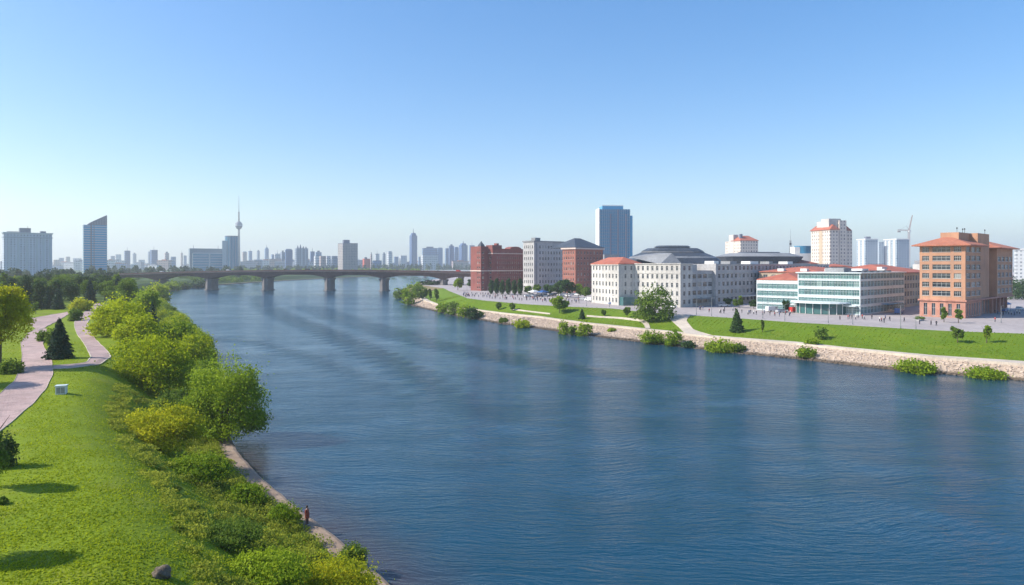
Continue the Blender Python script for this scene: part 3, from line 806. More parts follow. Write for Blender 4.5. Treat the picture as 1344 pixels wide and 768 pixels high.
# grass tufts, weeds and leaf litter on the near slope
def build_grass():
    n = 210000
    y = 24 + 110 * RNG.uniform(size=n) ** 1.5
    x = RNG.uniform(-0.80, 0.0, n) * y
    keep = []
    for a, b in zip(x, y):
        z = Z(a, b)
        if z < 1.35 or on_path(a, b): continue
        if math.sin(a * 0.9 + 2) * math.cos(b * 0.7) + nz(a * 2.1, b * 1.7) * 0.5 + random.random() * 1.6 < 0.25: continue
        keep.append((a, b, z + 0.03))
    Pn = np.array(keep); m = len(Pn)
    N = np.stack([RNG.normal(size=m), RNG.normal(size=m), np.full(m, 0.9)], 1)
    tint = np.clip(0.42 + 0.20 * np.sin(Pn[:, 0] * 0.35 + np.sin(Pn[:, 1] * .21) * 2) * np.cos(Pn[:, 1] * 0.25 + 1) + 0.16 * np.sin(Pn[:, 0] * 1.3 + Pn[:, 1] * .6) * np.sin(Pn[:, 1] * 1.1) + 0.15 * RNG.normal(size=m), 0, 1)
    o = link(bpy.data.objects.new('grass', leaves_mesh('grass', Pn, N, 0.12, tint, M['blade'])))
    tag(o, 'short green grass of the left slope', 'grass', kind='stuff')
    # weeds: clumps
    cs = []
    st_near = [q for q in st if 24 < q[1] < 118]
    for i in range(1300):
        q = random.choice(st_near); o_ = 2.2 + 12 * random.random() ** 1.2
        a = R(q[2] + 90); cx, cy = q[0] + math.cos(a) * o_, q[1] + math.sin(a) * o_
        if o_ > 6 and nz(cx * 1.6, cy * 1.3) + random.random() * 1.2 < 0.15: continue
        cs.append((cx, cy, Z(cx, cy), random.uniform(0.4, 1.5), random.uniform(0.2, 1.0) * (1.2 - o_ / 15), random.random()))
    cs = np.array(cs); n = 200000; li = RNG.integers(0, len(cs), n)
    d = RNG.normal(size=(n, 3)); d[:, 2] = np.abs(d[:, 2]); d /= np.linalg.norm(d, axis=1)[:, None]
    q = 1 - 0.5 * RNG.uniform(size=n) ** 2
    Pn = np.stack([cs[li, 0] + d[:, 0] * cs[li, 3] * q, cs[li, 1] + d[:, 1] * cs[li, 3] * q, cs[li, 2] + d[:, 2] * cs[li, 4] * q * 1.3], 1)
    tint = np.clip(cs[li, 5] * 0.7 + 0.15 * RNG.normal(size=n), 0, 1)
    o = link(bpy.data.objects.new('undergrowth', leaves_mesh('undergrowth', Pn, d, 0.15, tint, M['leaf_weed'])))
    tag(o, 'weeds and low undergrowth along the concrete ledge', 'weeds', kind='stuff')
    # blossoms over the yellow bush at the bottom edge
    g = G(440, 800); n = 2600
    d = RNG.normal(size=(n, 3)); d[:, 2] = np.abs(d[:, 2]) * 1.2; d /= np.linalg.norm(d, axis=1)[:, None]
    Pn = np.stack([g.x + d[:, 0] * 3.1 * RNG.uniform(0.5, 1.05, n), g.y + d[:, 1] * 2.6 * RNG.uniform(0.5, 1.05, n), g.z + 0.3 + d[:, 2] * 2.4 * RNG.uniform(0.7, 1.05, n)], 1)
    o = link(bpy.data.objects.new('blossom', leaves_mesh('blossom', Pn, d, 0.10, RNG.uniform(size=n), M['flower'])))
    tag(o, 'yellow blossom covering the bush at the bottom edge', 'blossom', kind='stuff')
build_grass()
def build_far_grass():
    Ps = []
    for i in range(len(RROWS) - 1):
        p0, q0, p1, q1 = RROWS[i][2], RROWS[i][3], RROWS[i+1][2], RROWS[i+1][3]
        if p0.y < 110 or p0.y > 400: continue
        n = int((p1 - p0).length * (q0 - p0).length * 2.6)
        for _ in range(n):
            p = p0.lerp(p1, random.random()).lerp(q0.lerp(q1, 0.5), random.random() ** 1.1)
            if on_path(p.x, p.y) or nz(p.x * .8, p.y * .9) + random.random() * 2 < .4: continue
            Ps.append((p.x, p.y, Z(p.x, p.y) + .04))
        # weeds along the kerb and between the stones
        for _ in range(int((p1 - p0).length * 5)):
            t0, w0 = RROWS[i][1], RROWS[i][0]; t1, w1 = RROWS[i+1][1], RROWS[i+1][0]
            a = random.random(); p = t0.lerp(t1, a).lerp(w0.lerp(w1, a), random.random() ** 2 * .8)
            if nz(p.x * .35, p.y * .3) < 0.5: continue
            Ps.append((p.x, p.y, Z(p.x, p.y) + random.uniform(.1, .5)))
    Pn = np.array(Ps); m = len(Pn); N = np.stack([RNG.normal(size=m), RNG.normal(size=m), np.full(m, 1.4)], 1)
    tint = np.clip(0.3 + .25 * np.sin(Pn[:, 0] * .22 + np.sin(Pn[:, 1] * .3)) * np.sin(Pn[:, 1] * .35) + .2 * RNG.normal(size=m), 0, 1)
    tag(link(bpy.data.objects.new('grass', leaves_mesh('grass', Pn, N, 0.32, tint, M['blade']))), 'bright grass tufts on the lawn of the right bank', 'grass', kind='stuff')
build_far_grass()

# ------------------------------------------------------------------ right bank planting
RIGHT_PLANTS = [
 ('bush',525,392,376,20,'leaf_mid','leftmost bush at the tip of the right bank'),
 ('bush',536,400,374,24,'leaf_light','light bush on the waterline at the tip of the right bank'),
 ('dome',551,392,370,22,'leaf_mid','tallest round bush at the tip of the right bank'),
 ('bush',545,382,368,22,'leaf_light','pale bush behind the tallest round one at the tip of the right bank'),
 ('bush',566,374,367,30,'leaf_dark','dark flat bush in front of the right bridge arch'),
 ('sparse',559,392,378,6,'leaf_mid','first of the slim young trees on the lawn behind the river wall'),
 ('sparse',565,394,379,6,'leaf_mid','second of the slim young trees on the lawn behind the river wall'),
 ('sparse',573,396,378,7,'leaf_mid','third and tallest of the slim young trees on the lawn behind the river wall'),
 ('dome',581,410,395,20,'leaf_light','left end bush of the long row on the stone bank'),
 ('dome',595,413,393,22,'leaf_mid','second bush of the long row on the stone bank'),
 ('dome',608,416,396,20,'leaf_light','third bush of the long row on the stone bank'),
 ('dome',620,419,400,18,'leaf_dark','dark bush at the right end of the long row on the stone bank'),
 ('bush',629,417,407,13,'leaf_mid','small grey-green bush just right of the long bush row'),
 ('bush',661,423,416,13,'leaf_mid','small low bush on pale stones, left of the wide yellowish one'),
 ('bush',684,430,417,26,'leaf_yellow','wide yellowish bush on the stone bank under the red building'),
 ('round',654,407,396,9,'leaf_mid','left one of two little round trees on the narrow lawn'),
 ('round',672,408,398,8,'leaf_mid','right one of two little round trees on the narrow lawn'),
 ('bush',740,439,417,17,'leaf_light','upright light bush on the stone bank below the spreading tree'),
 ('bush',752,440,424,14,'leaf_mid','sparse dark bush between two lighter ones on the stone bank'),
 ('bush',767,441,420,22,'leaf_light','round green bush on the stone bank below the small dark tree'),
 ('round',734,411,388,29,'leaf_light','spreading pale tree on the lawn before the brick building'),
 ('spruce',764,419,406,9,'leaf_dark','small dark tree at the outer edge of the narrow lawn'),
 ('sparse',793,415,407,7,'leaf_mid','tiny young tree left on the lawn before the white building'),
 ('sparse',823,417,403,10,'leaf_mid','taller young tree on the lawn before the white building'),
 ('dome',858,420,370,58,'leaf_mid','big loose tree standing alone before the white building'),
 ('bush',803,435,430,11,'leaf_light','flat green clump among the stones below the thin footpath'),
 ('bush',855,451,432,38,'leaf_light','wide light bush on the waterline left of the ramp'),
 ('bush',884,454,428,26,'leaf_light','taller light bush at the foot of the ramp'),
 ('bush',903,456,446,20,'leaf_dark','dark low bush at the waterline right of the ramp foot'),
 ('bush',946,462,442,44,'leaf_light','spreading low bush on the stones below the lone spruce'),
 ('bush',970,461,449,18,'leaf_mid','thin dark bush at the right side of the spreading low bush'),
 ('spruce',967,436,405,21,'leaf_dark','lone spruce on the wide lawn'),
 ('sparse',1001,436,420,3,'leaf_mid','very thin sapling right of the lone spruce'),
 ('bush',1078,445,427,20,'leaf_mid','round shrub in the middle of the wide lawn'),
 ('bush',1066,452,443,22,'leaf_light','low shrub on the outer edge of the wide lawn'),
 ('bush',1059,469,452,28,'leaf_light','light bush on the riprap below the wide lawn shrubs'),
 ('bush',1200,489,469,54,'leaf_light','wide green bush on the riprap below the orange building'),
 ('bush',1292,496,479,50,'leaf_light','low green bush on the riprap nearest the right edge'),
 ('sparse',1257,450,428,17,'leaf_mid','leafy young tree on the wide lawn below the orange building'),
 ('sparse',1295,450,427,12,'leaf_light','thin young tree on the lawn right of the leafy one'),
 ('sparse',1239,423,403,9,'leaf_mid','left one of two street trees before the orange building'),
 ('sparse',1258,424,404,10,'leaf_mid','right one of two street trees before the orange building'),
 ('sparse',970,404,388,15,'leaf_mid','small tree in front of the long white building'),
 ('round',955,402,390,12,'leaf_dark','dark little tree at the foot of the long white building'),
 ('round',989,405,393,12,'leaf_dark','dark round tree at the left corner of the glass office building'),
 ('sparse',1032,410,394,10,'leaf_dark','dark slender tree beside the glass entrance'),
 ('round',601,381,364,14,'leaf_light','light round tree beside the right bridge abutment'),
 ('round',617,378,366,10,'leaf_dark','dark tree between the bridge abutment and the red building'),
]
for i, (k, px, yb, yt, w, mt, lab) in enumerate(RIGHT_PLANTS):
    g_ = G(px, yb); lf_ = max(0.2, 1.9 / (1024 / 1344 * F / g_.y)); wm, hm_ = w * g_.y / F, (yb - yt) * g_.y / F
    n_ = int(min(30000, max(500, (wm * hm_ * 2.2 + wm * wm * 1.1) / lf_ ** 2 * 2.5))) if k in ('bush', 'dome') else None
    tree_px(k, px, yb, yt, w, mt, lab, seed=i * 5 + 2, n=n_)
for i, px in enumerate([645, 652, 659, 667, 675, 683]):
    tree_px('poplar', px, 386 + i * 0.3, 368 - (i % 2) * 2, 8, 'leaf_dark', 'narrow dark tree along the foot of the red building', 'trees before the red building', seed=i, shared=True, n=1500, leaf=0.5)
for i, (px, yb, yt, w, mt, lab) in enumerate([(693,387,375,12,'leaf_mid','pale tree at the foot of the tall white building'), (706,388,373,14,'leaf_mid','second tree at the foot of the tall white building'),
        (721,389,371,15,'leaf_dark','dark tree between the tall white and the brick building'), (733,390,368,17,'leaf_dark','dark tree left of the brick building corner'),
        (745,391,365,22,'leaf_dark','tallest dark tree before the brick building'), (759,391,372,18,'leaf_light','light tree before the shaded side of the brick building'),
        (769,392,376,14,'leaf_mid','tree between the brick building and the low white one')]):
    tree_px('round', px, yb, yt, w, mt, lab, seed=40 + i)

# riprap stones, too many to count
def build_stones():
    cube = np.array([(x, y, z) for x in (-1, 1) for y in (-1, 1) for z in (-1, 1)], float)
    faces = np.array([(0,1,3,2),(4,6,7,5),(0,4,5,1),(2,3,7,6),(0,2,6,4),(1,5,7,3)])
    Ps = []
    for i in range(len(RROWS) - 1):
        w0, t0, w1, t1 = RROWS[i][0], RROWS[i][1], RROWS[i+1][0], RROWS[i+1][1]
        if w0.y < 95: continue
        area = (w1 - w0).length * (t0 - w0).length
        for _ in range(int(area * (3.2 if w0.y < 260 else 0.8))):
            a, b = random.random(), random.random() ** 1.0
            p = w0.lerp(w1, a).lerp(t0.lerp(t1, a), b * 1.04 - 0.06); Ps.append((p.x, p.y, p.z, 1.0 if w0.y < 260 else 1.6))
    Ps = np.array(Ps); n = len(Ps)
    s = RNG.uniform(0.10, 0.30, (n, 1, 3)) * np.array([1.2, 1.2, 0.55]) * Ps[:, 3][:, None, None]
    v = cube[None] * s * (1 + 0.35 * RNG.normal(size=(n, 8, 3)) * 0.6)
    a = RNG.uniform(0, 6.28, n); ca, sa = np.cos(a), np.sin(a)
    vx = v[:, :, 0] * ca[:, None] - v[:, :, 1] * sa[:, None]; vy = v[:, :, 0] * sa[:, None] + v[:, :, 1] * ca[:, None]
    v[:, :, 0], v[:, :, 1] = vx, vy
    v += Ps[:, None, :3]
    f = (faces[None] + (np.arange(n) * 8)[:, None, None]).reshape(-1, 4)
    me = bpy.data.meshes.new('riprap'); me.from_pydata(v.reshape(-1, 3).tolist(), [], f.tolist()); me.materials.append(M['stone'])
    tag(link(bpy.data.objects.new('riprap', me)), 'pinkish riprap stones along the right waterline', 'stones', kind='stuff')
build_stones()

# ------------------------------------------------------------------ buildings
def solve(C, d, px):
    """distance from C along direction d to the vertical plane through photo column px"""
    r = (px - CX) / F
    return (r * C[1] - C[0]) / (d[0] - r * d[1])
GA = math.atan2(0.669, 0.743)     # the street grid on the right bank
_win = {}
def win_mesh(w, h, mull, glass, frame='frame', proud=False):
    key = (round(w, 2), round(h, 2), mull, glass, frame)
    if key in _win: return _win[key]
    mb = MB(); t = 0.07; y = 0.22
    mb.face([(0, y, 0), (w, y, 0), (w, y, h), (0, y, h)], 0)
    for x0, x1, z0, z1 in ((0, w, 0, t), (0, w, h - t, h), (0, t, t, h - t), (w - t, w, t, h - t)):
        mb.box(x0, x1, y - 0.08, y - 0.01, z0, z1, 1)
    for i in range(1, mull + 1):
        x = w * i / (mull + 1); mb.box(x - t / 2, x + t / 2, y - 0.07, y - 0.01, t, h - t, 1)
    if h > 1.2: mb.box(t, w - t, y - 0.065, y - 0.012, h * 0.62, h * 0.62 + t, 1)
    mb.box(-0.08, w + 0.08, -0.10, 0.0, -0.10, -0.01, 1)          # sill
    me = mb.mesh('window', [M[glass], M[frame]]); _win[key] = me
    return me

class Bld:
    """a building in its own axes: x along the right face, y along the left face, near corner at (0,0)"""
    def __init__(s, name, C, ang, label, cat='building', group=None, base=6.0):
        s.e = empty(name, (C[0], C[1], base), ang, label, cat, group); s.C = C; s.a = ang; s.base = base
        s.u = (math.cos(ang), math.sin(ang)); s.v = (-math.sin(ang), math.cos(ang)); s.wall = {}; s.wins = []
    def mb(s, part, mats):
        k = (part, str(mats))
        if k not in s.wall: s.wall[k] = (MB(), part, mats)
        return s.wall[k][0]
    def W(s, px, off=(0, 0)):          # length along u up to photo column px
        c = (s.C[0] + s.u[0]*off[0] + s.v[0]*off[1], s.C[1] + s.u[1]*off[0] + s.v[1]*off[1]); return solve(c, s.u, px) + off[0]
    def D(s, px, off=(0, 0)):
        c = (s.C[0] + s.u[0]*off[0] + s.v[0]*off[1], s.C[1] + s.u[1]*off[0] + s.v[1]*off[1]); return solve(c, s.v, px) + off[1]
    def face(s, mb, axis, a0, a1, fixed, z0, z1, cols, rows, glass, mull, frame='frame', wd=0.3):
        """wall with real openings; axis 'x': the plane y=fixed looking -y; axis 'y': the plane x=fixed looking -x"""
        us = sorted({a0, a1, *[c for q in cols for c in q]}); zs = sorted({z0, z1, *[c for q in rows for c in q]})
        def pt(u, d, z): return (u, fixed + d, z) if axis == 'x' else (fixed + d, u, z)
        def quad(p):
            mb.face(p if axis == 'x' else p[::-1], 0)
        cs = {(round(a, 4), round(b, 4)) for a, b in cols}; rs = {(round(a, 4), round(b, 4)) for a, b in rows}
        for i in range(len(us) - 1):
            for j in range(len(zs) - 1):
                u0, u1, q0, q1 = us[i], us[i+1], zs[j], zs[j+1]
                if (round(u0, 4), round(u1, 4)) in cs and (round(q0, 4), round(q1, 4)) in rs:
                    quad([pt(u0, 0, q0), pt(u0, wd, q0), pt(u0, wd, q1), pt(u0, 0, q1)]); quad([pt(u1, wd, q0), pt(u1, 0, q0), pt(u1, 0, q1), pt(u1, wd, q1)])
                    quad([pt(u0, 0, q0), pt(u1, 0, q0), pt(u1, wd, q0), pt(u0, wd, q0)]); quad([pt(u0, wd, q1), pt(u1, wd, q1), pt(u1, 0, q1), pt(u0, 0, q1)])
                    s.wins.append((axis, u0, u1, q0, q1, fixed, glass, mull, frame))
                else:
                    quad([pt(u0, 0, q0), pt(u1, 0, q0), pt(u1, 0, q1), pt(u0, 0, q1)])
    def block(s, x0, x1, y0, y1, z0, z1, mat, front=None, left=None, part='wall', top='roof_grey', glass='pane', mull=1, frame='frame', parapet=0.8):
        """front/left: (columns, rows) of openings"""
        mb = s.mb(part, [M[mat]])
        e = 0
        if front: s.face(mb, 'x', x0, x1, y0, z0, z1, front[0], front[1], glass, front[2] if len(front) > 2 else mull, frame)
        else: mb.face([(x0, y0, z0), (x1, y0, z0), (x1, y0, z1), (x0, y0, z1)])
        if left: s.face(mb, 'y', y0, y1, x0, z0, z1, left[0], left[1], glass, left[2] if len(left) > 2 else mull, frame)
        else: mb.face([(x0, y1, z0), (x0, y0, z0), (x0, y0, z1), (x0, y1, z1)])
        mb.face([(x1, y0, z0), (x1, y1, z0), (x1, y1, z1), (x1, y0, z1)]); mb.face([(x1, y1, z0), (x0, y1, z0), (x0, y1, z1), (x1, y1, z1)])
        # floor slab behind the windows is closed by an inner dark box
        ib = s.mb('interior', [M['dark']]); ib.box(x0 + 0.34, x1 - 0.34, y0 + 0.34, y1 - 0.34, z0 + 0.02, z1 - 0.35)
        rf = s.mb('flat_roof', [M[top]]); rf.box(x0 + 0.3, x1 - 0.3, y0 + 0.3, y1 - 0.3, z1 - 0.3, z1 - parapet * 0.25)
        for (a, b, c, d) in ((x0, x1, y0, y0 + 0.29), (x0, x1, y1 - 0.29, y1), (x0, x0 + 0.29, y0 + 0.29, y1 - 0.29), (x1 - 0.29, x1, y0 + 0.29, y1 - 0.29)):
            mb.face([(a, c, z1), (b, c, z1), (b, d, z1), (a, d, z1)])
            mb.face([(a, d, z1), (b, d, z1), (b, d, z1 - 0.3), (a, d, z1 - 0.3)]); mb.face([(b, c, z1), (b, d, z1), (b, d, z1 - 0.3), (b, c, z1 - 0.3)])
    def box(s, part, mat, x0, x1, y0, y1, z0, z1): s.mb(part, [M[mat]]).box(x0, x1, y0, y1, z0, z1)
    def single(s, part, mat, x0, x1, y0, y1, z0, z1):
        m = MB(); m.box(x0, x1, y0, y1, z0, z1); return m.build(part, M[mat], s.e)
    def band(s, part, mat, x0, x1, y0, y1, z0, z1, out=0.25):
        s.box(part, mat, x0 - out, x1 + out, y0 - out, y1 + out, z0, z1)
    def hip(s, x0, x1, y0, y1, z, h, over=1.2, mat='roof_red', part='roof', ridge=None):
        m = s.mb(part, [M[mat]]); a, b, c, d = x0 - over, x1 + over, y0 - over, y1 + over; t = 0.35
        w, l = b - a, d - c; k = min(w, l) / 2 * (ridge if ridge is not None else 0.98)
        if w >= l: r0, r1 = (a + k, (c + d) / 2), (b - k, (c + d) / 2)
        else: r0, r1 = ((a + b) / 2, c + k), ((a + b) / 2, d - k)
        E = [(a, c, z + t), (b, c, z + t), (b, d, z + t), (a, d, z + t)]; A = (*r0, z + t + h); B = (*r1, z + t + h)
        if w >= l: fs = [[E[0], E[1], B, A], [E[1], E[2], B], [E[2], E[3], A, B], [E[3], E[0], A]]
        else: fs = [[E[0], E[1], A], [E[1], E[2], B, A], [E[2], E[3], B], [E[3], E[0], A, B]]
        for f in fs: m.face(f)
        m.box(a, b, c, d, z, z + t - 0.003)
    def finish(s, cap=100):
        for mb, part, mats in s.wall.values():
            if mb.f: mb.build(part, mats, s.e)
        def world(w):
            ax, u0, u1, z0, z1, fx = w[:6]; u = (u0 + u1) / 2
            x, y = (u, fx) if ax == 'x' else (fx, u)
            return (s.C[0] + s.u[0]*x + s.v[0]*y, s.C[1] + s.u[1]*x + s.v[1]*y)
        ws = sorted(s.wins, key=lambda w: math.hypot(*world(w)) / math.sqrt(max(0.1, (w[2]-w[1]) * (w[4]-w[3]))))
        rest = {}
        for i, (ax, u0, u1, z0, z1, fx, gl, mu, fr) in enumerate(ws):
            me = win_mesh(u1 - u0, z1 - z0, mu, gl, fr)
            loc = (u0, fx, z0) if ax == 'x' else (fx, u1, z0)
            rz = 0 if ax == 'x' else -math.pi / 2
            if i < cap:
                o = link(bpy.data.objects.new('window', me), s.e); o.location = loc; o.rotation_euler = (0, 0, rz)
            else: rest.setdefault((gl, fr), []).append((me, loc, rz))
        if rest:
            m = MB(); mats = []
            for (gl, fr), lst in rest.items():
                off = len(mats); mats += [M[gl], M[fr]]
                for me, loc, rz in lst:
                    c, q = math.cos(rz), math.sin(rz); n = len(m.v)
                    for v in me.vertices: m.v.append((loc[0] + c * v.co.x - q * v.co.y, loc[1] + q * v.co.x + c * v.co.y, loc[2] + v.co.z))
                    for p in me.polygons: m.f.append(tuple(n + k for k in p.vertices)); m.m.append(off + p.material_index)
            tag(m.build('windows', mats, s.e), kind='stuff')
        return s.e

def cols(a0, a1, n, frac=0.45, margin=0.5):
    """n evenly spaced openings between a0 and a1"""
    p = (a1 - a0) / n; w = p * frac
    return [(round(a0 + p * (i + 0.5) - w / 2, 4), round(a0 + p * (i + 0.5) + w / 2, 4)) for i in range(n)]
def rows(z0, n, pitch, h): return [(round(z0 + pitch * i, 4), round(z0 + pitch * i + h, 4)) for i in range(n)]
def zof(py, Y): return CZ - (py - HY) * Y / F - 6.0      # height over the plaza of a photo row at depth Y

# --- orange office building on the right
b = Bld('office_building', (153.0, 231.4), GA, 'orange seven storey building with red tiled eaves and a flat-topped stair tower')
W1 = b.W(1288); WT = b.W(1303); W2 = b.W(1308.5); W3 = b.W(1329); DL = b.D(1207)
gz = 6.1
pr = rows(7.4, 6, 3.02, 1.75)
top = 24.6
gf = rows(0.6, 1, 3, 4.2)
b.block(0, W1, 0.0, DL, gz, top, 'orange', (cols(0.6, W1 - 0.6, 3, 0.86), pr, 4), ([(1.2, 3.4), (4.4, 9.9), (10.9, DL - 0.8)], pr, 3))
b.block(0, W1, 0.0, DL, 0, gz - 0.5, 'pinkstone', (cols(0.6, W1 - 0.6, 6, 0.5), gf), (cols(0.8, DL - 0.6, 5, 0.45), gf))
b.band('cornice', 'pinkstone', 0, W3, 0, DL, gz - 0.5, gz - 0.002, 0.45)
b.block(W1, W2, 4.0, DL, gz, 27.0, 'orange', None, None)
b.block(W1, W3, 2.0, DL, 0, gz - 0.5, 'pinkstone', (cols(W1 + 1, W3 - 1, 11, 0.42), rows(0.3, 1, 3, 4.7)), None)
b.block(W2, W3, 0.0, DL, gz, top - 0.4, 'orange', (cols(W2 + 0.4, W3 - 0.6, 4, 0.78), pr, 3), None)
b.block(W1 - 0.8, WT - 1.0, 0.9, 9.0, gz, 29.4, 'orange', None, None)
b.block(-0.2 + W1 * 0.30, W1 - 0.805, 3.4, 9.0, top + 1.5, 29.4, 'orange', None, None)
for i in range(7):
    x = WT + (W2 - WT) * 0.5; 
    b.single('balcony', 'orange', WT - 0.9, W2 - 0.05, 3.1, 3.95, gz + 3.02 * i, gz + 3.02 * i + 0.9)
b.hip(0, W1, 0, DL, top, 3.3, 2.0, 'roof_orange')
b.hip(W2, W3, 0, DL, top - 0.4, 3.0, 2.0, 'roof_orange')
for x, y in ((W1 * 0.4, 4.5), (W1 * 0.85, 4.4), (W1 * 0.95, 5.5), (WT - 2, 2)):
    m = MB(); m.tube((x, y, 29.4), (x, y, 31.2), 0.07, 0.05); m.box(x - .35, x + .35, y - .1, y + .1, 30.6, 31.2); m.build('antenna', M['dark'], b.e)
for i in range(5):
    b.single('column', 'pinkstone', WT + 1 + i * 5.2, WT + 1.9 + i * 5.2, 0.4, 1.2, 0, gz - 0.52)
b.finish()

# --- glass and white banded office building
b = Bld('glass_office_building', (124.7, 245.5), GA, 'low white and green glass building with curved entrance, left of the orange building')
WR = b.W(1187); DA = b.D(1047); DB = b.D(991)
H = 15.0; r4 = [(0.4, 2.9), (3.8, 5.8), (6.9, 9.0), (10.1, 12.2), (12.95, 14.85)]
b.block(0, WR, 0, DA, 0, H, 'panel', (cols(0.3, WR - 0.3, 14, 0.985), r4, 3), (cols(0.3, DA - 0.3, 10, 0.985), r4, 3), glass='pane_green', frame='panel')
r3 = [(0.4, 2.5), (3.3, 5.1), (5.9, 7.8), (8.7, 10.6)]
b.block(1.2, 22, DA, DB, 0, 12.0, 'panel', None, (cols(DA + 0.3, DB - 0.3, 8, 0.985), r3, 3), glass='pane_green', frame='panel')
b.hip(1.6, 21, DA + 0.5, DB - 0.6, 12.0, 2.6, 0.5, 'roof_red')
b.band('cornice', 'panel', 0, WR, 0, DA, H, H + 0.35, 0.6)
b.single('rooftop_unit', 'roof_grey', 8, 15, 9, 16, H + 0.35, H + 1.9); b.single('rooftop_unit', 'white', 20, 26, 7, 12, H + 0.35, H + 1.6)
for i in range(6): b.single('skylight', 'roof_dark', 5 + i * 6, 8.5 + i * 6, 3, 6, H + 0.36, H + 0.9)
# curved entrance: half-round glazed drum with canopy
ym = DA * 0.62
arc = [(-6.2 * math.sin(math.pi * t / 10), ym + 9.0 * math.cos(math.pi * t / 10)) for t in range(11)]
arc2 = [(-8.2 * math.sin(math.pi * t / 10), ym + 11.0 * math.cos(math.pi * t / 10)) for t in range(11)]
m = MB(); m.prism(arc[::-1][::-1], 0.05, 3.9); m.build('entrance_drum', M['pane_green'], b.e)
m = MB(); m.prism(arc2, 3.95, 4.6, inset=0.03); m.build('canopy', M['panel'], b.e)
for x, y in arc[1:-1]:
    m = MB(); m.tube((x * 1.03, ym + (y - ym) * 1.03, 0), (x * 1.03, ym + (y - ym) * 1.03, 3.93), 0.12); m.build('column', M['white'], b.e)
b.single('side_canopy', 'panel', -1.8, -0.01, 1, 9, 3.1, 3.4)
b.single('awning', 'pane_blue', WR * 0.45, WR * 0.8, -2.4, -0.02, 3.2, 3.5)
b.finish()

# --- red roofed beige building behind
b = Bld('tiled_roof_building', (159.0, 285.0), GA, 'beige building with a long red hipped roof, between the glass offices and the orange building')
WR = 42; DL = 60
b.block(0, WR, 0, DL, 0, 14.6, 'beige', (cols(1, WR - 1, 12, 0.6), rows(1.2, 4, 3.4, 2.1)), (cols(1, DL - 1, 14, 0.5), rows(1.2, 4, 3.4, 2.1)))
b.hip(0, WR, 0, 30, 14.6, 3.4, 1.0); b.hip(0, WR, 31.5, DL, 14.6, 2.4, 0.5)
b.single('rooftop_unit', 'white', 3, 9, 6, 8, 15.4, 17.2)
for i in range(5): b.single('dormer', 'white', 0.2, 2.4, 4 + i * 11, 7 + i * 11, 15.1, 16.4)
b.finish()

# --- long white institute
b = Bld('institute_building', (71.4, 290.6), GA, 'long white five storey building with rows of small windows, right of the big lone tree')
DL = b.D(822); WN = b.W(940); WE = b.W(1088)
rz = rows(1.3, 5, 3.6, 1.9)
nW = int(round((WE - WN) / 3.7))
b.block(0, 9, 0, DL, 0, 18.4, 'cream', (cols(1.0, 8.6, 2, 0.42), rz), (cols(0.4, DL - 0.4, 11, 0.42), rz))
b.block(9, WN, 1.2, 24, 0, 15.6, 'grey_stone', (cols(10, WN - 0.8, 4, 0.76), rz[:4], 3), None, part='wall')
b.block(WN, WE, 0, 26, 0, 18.2, 'grey_stone', (cols(WN + 0.8, WE - 0.8, nW, 0.52), rz), None)
b.box('pier', 'grey_stone', WN - 0.9, WN + 0.3, -0.35, 1.1, 0, 18.7)
b.band('cornice', 'cream', 0, 9, 0, DL, 18.4, 18.75, 0.3); b.band('cornice', 'grey_stone', WN + 0.4, WE, 0, 26, 18.2, 18.5, 0.25)
b.box('string_course', 'cream', 9.05, WN - 0.95, 0.95, 1.19, 3.55, 3.85); b.box('string_course', 'cream', WN + 0.35, WE, -0.14, -0.01, 3.55, 3.85); b.box('string_course', 'cream', WN + 0.35, WE, -0.14, -0.01, 14.3, 14.5)
b.box('string_course', 'cream', -0.14, -0.01, 0, DL, 14.3, 14.5)
for i, x in enumerate([WN + 8, WN + 22, WN + 41, WN + 60, WN + 80]):
    b.single('rooftop_unit', ['white', 'roof_grey'][i % 2], x, x + 4 + i % 3 * 2, 6, 11, 18.3, 19.9)
b.box('penthouse', 'cream', 10, WN - 3, 8, 16, 15.5, 18.3)
b.single('entrance_canopy', 'white', WN + 20, WN + 36, -2.6, -0.2, 3.2, 3.6); b.single('entrance_canopy', 'roof_grey', 12, 24, -2.2, 1.1, 3.1, 3.4)
b.finish()

# --- white block with red roof
b = Bld('corner_block', (47.6, 306.0), R(20.7), 'cream five storey block with a red hipped roof, left end of the long white building')
DL = b.D(776.5); WR = b.W(826)
b.block(0, 12, 0, DL, 0, 17.9, 'cream', (cols(2.0, 8.0, 2, 0.3), rz), (cols(0.6, DL - 0.6, 8, 0.42), rz))
b.band('cornice', 'cream', 0, 12, 0, DL, 17.9, 18.25, 0.35)
b.hip(0, 12, 0, DL, 18.3, 3.0, 0.4, 'roof_red')
b.single('glass_porch', 'pane_green', 0.5, 6.5, -3.2, -0.02, 0, 3.8)
b.finish()

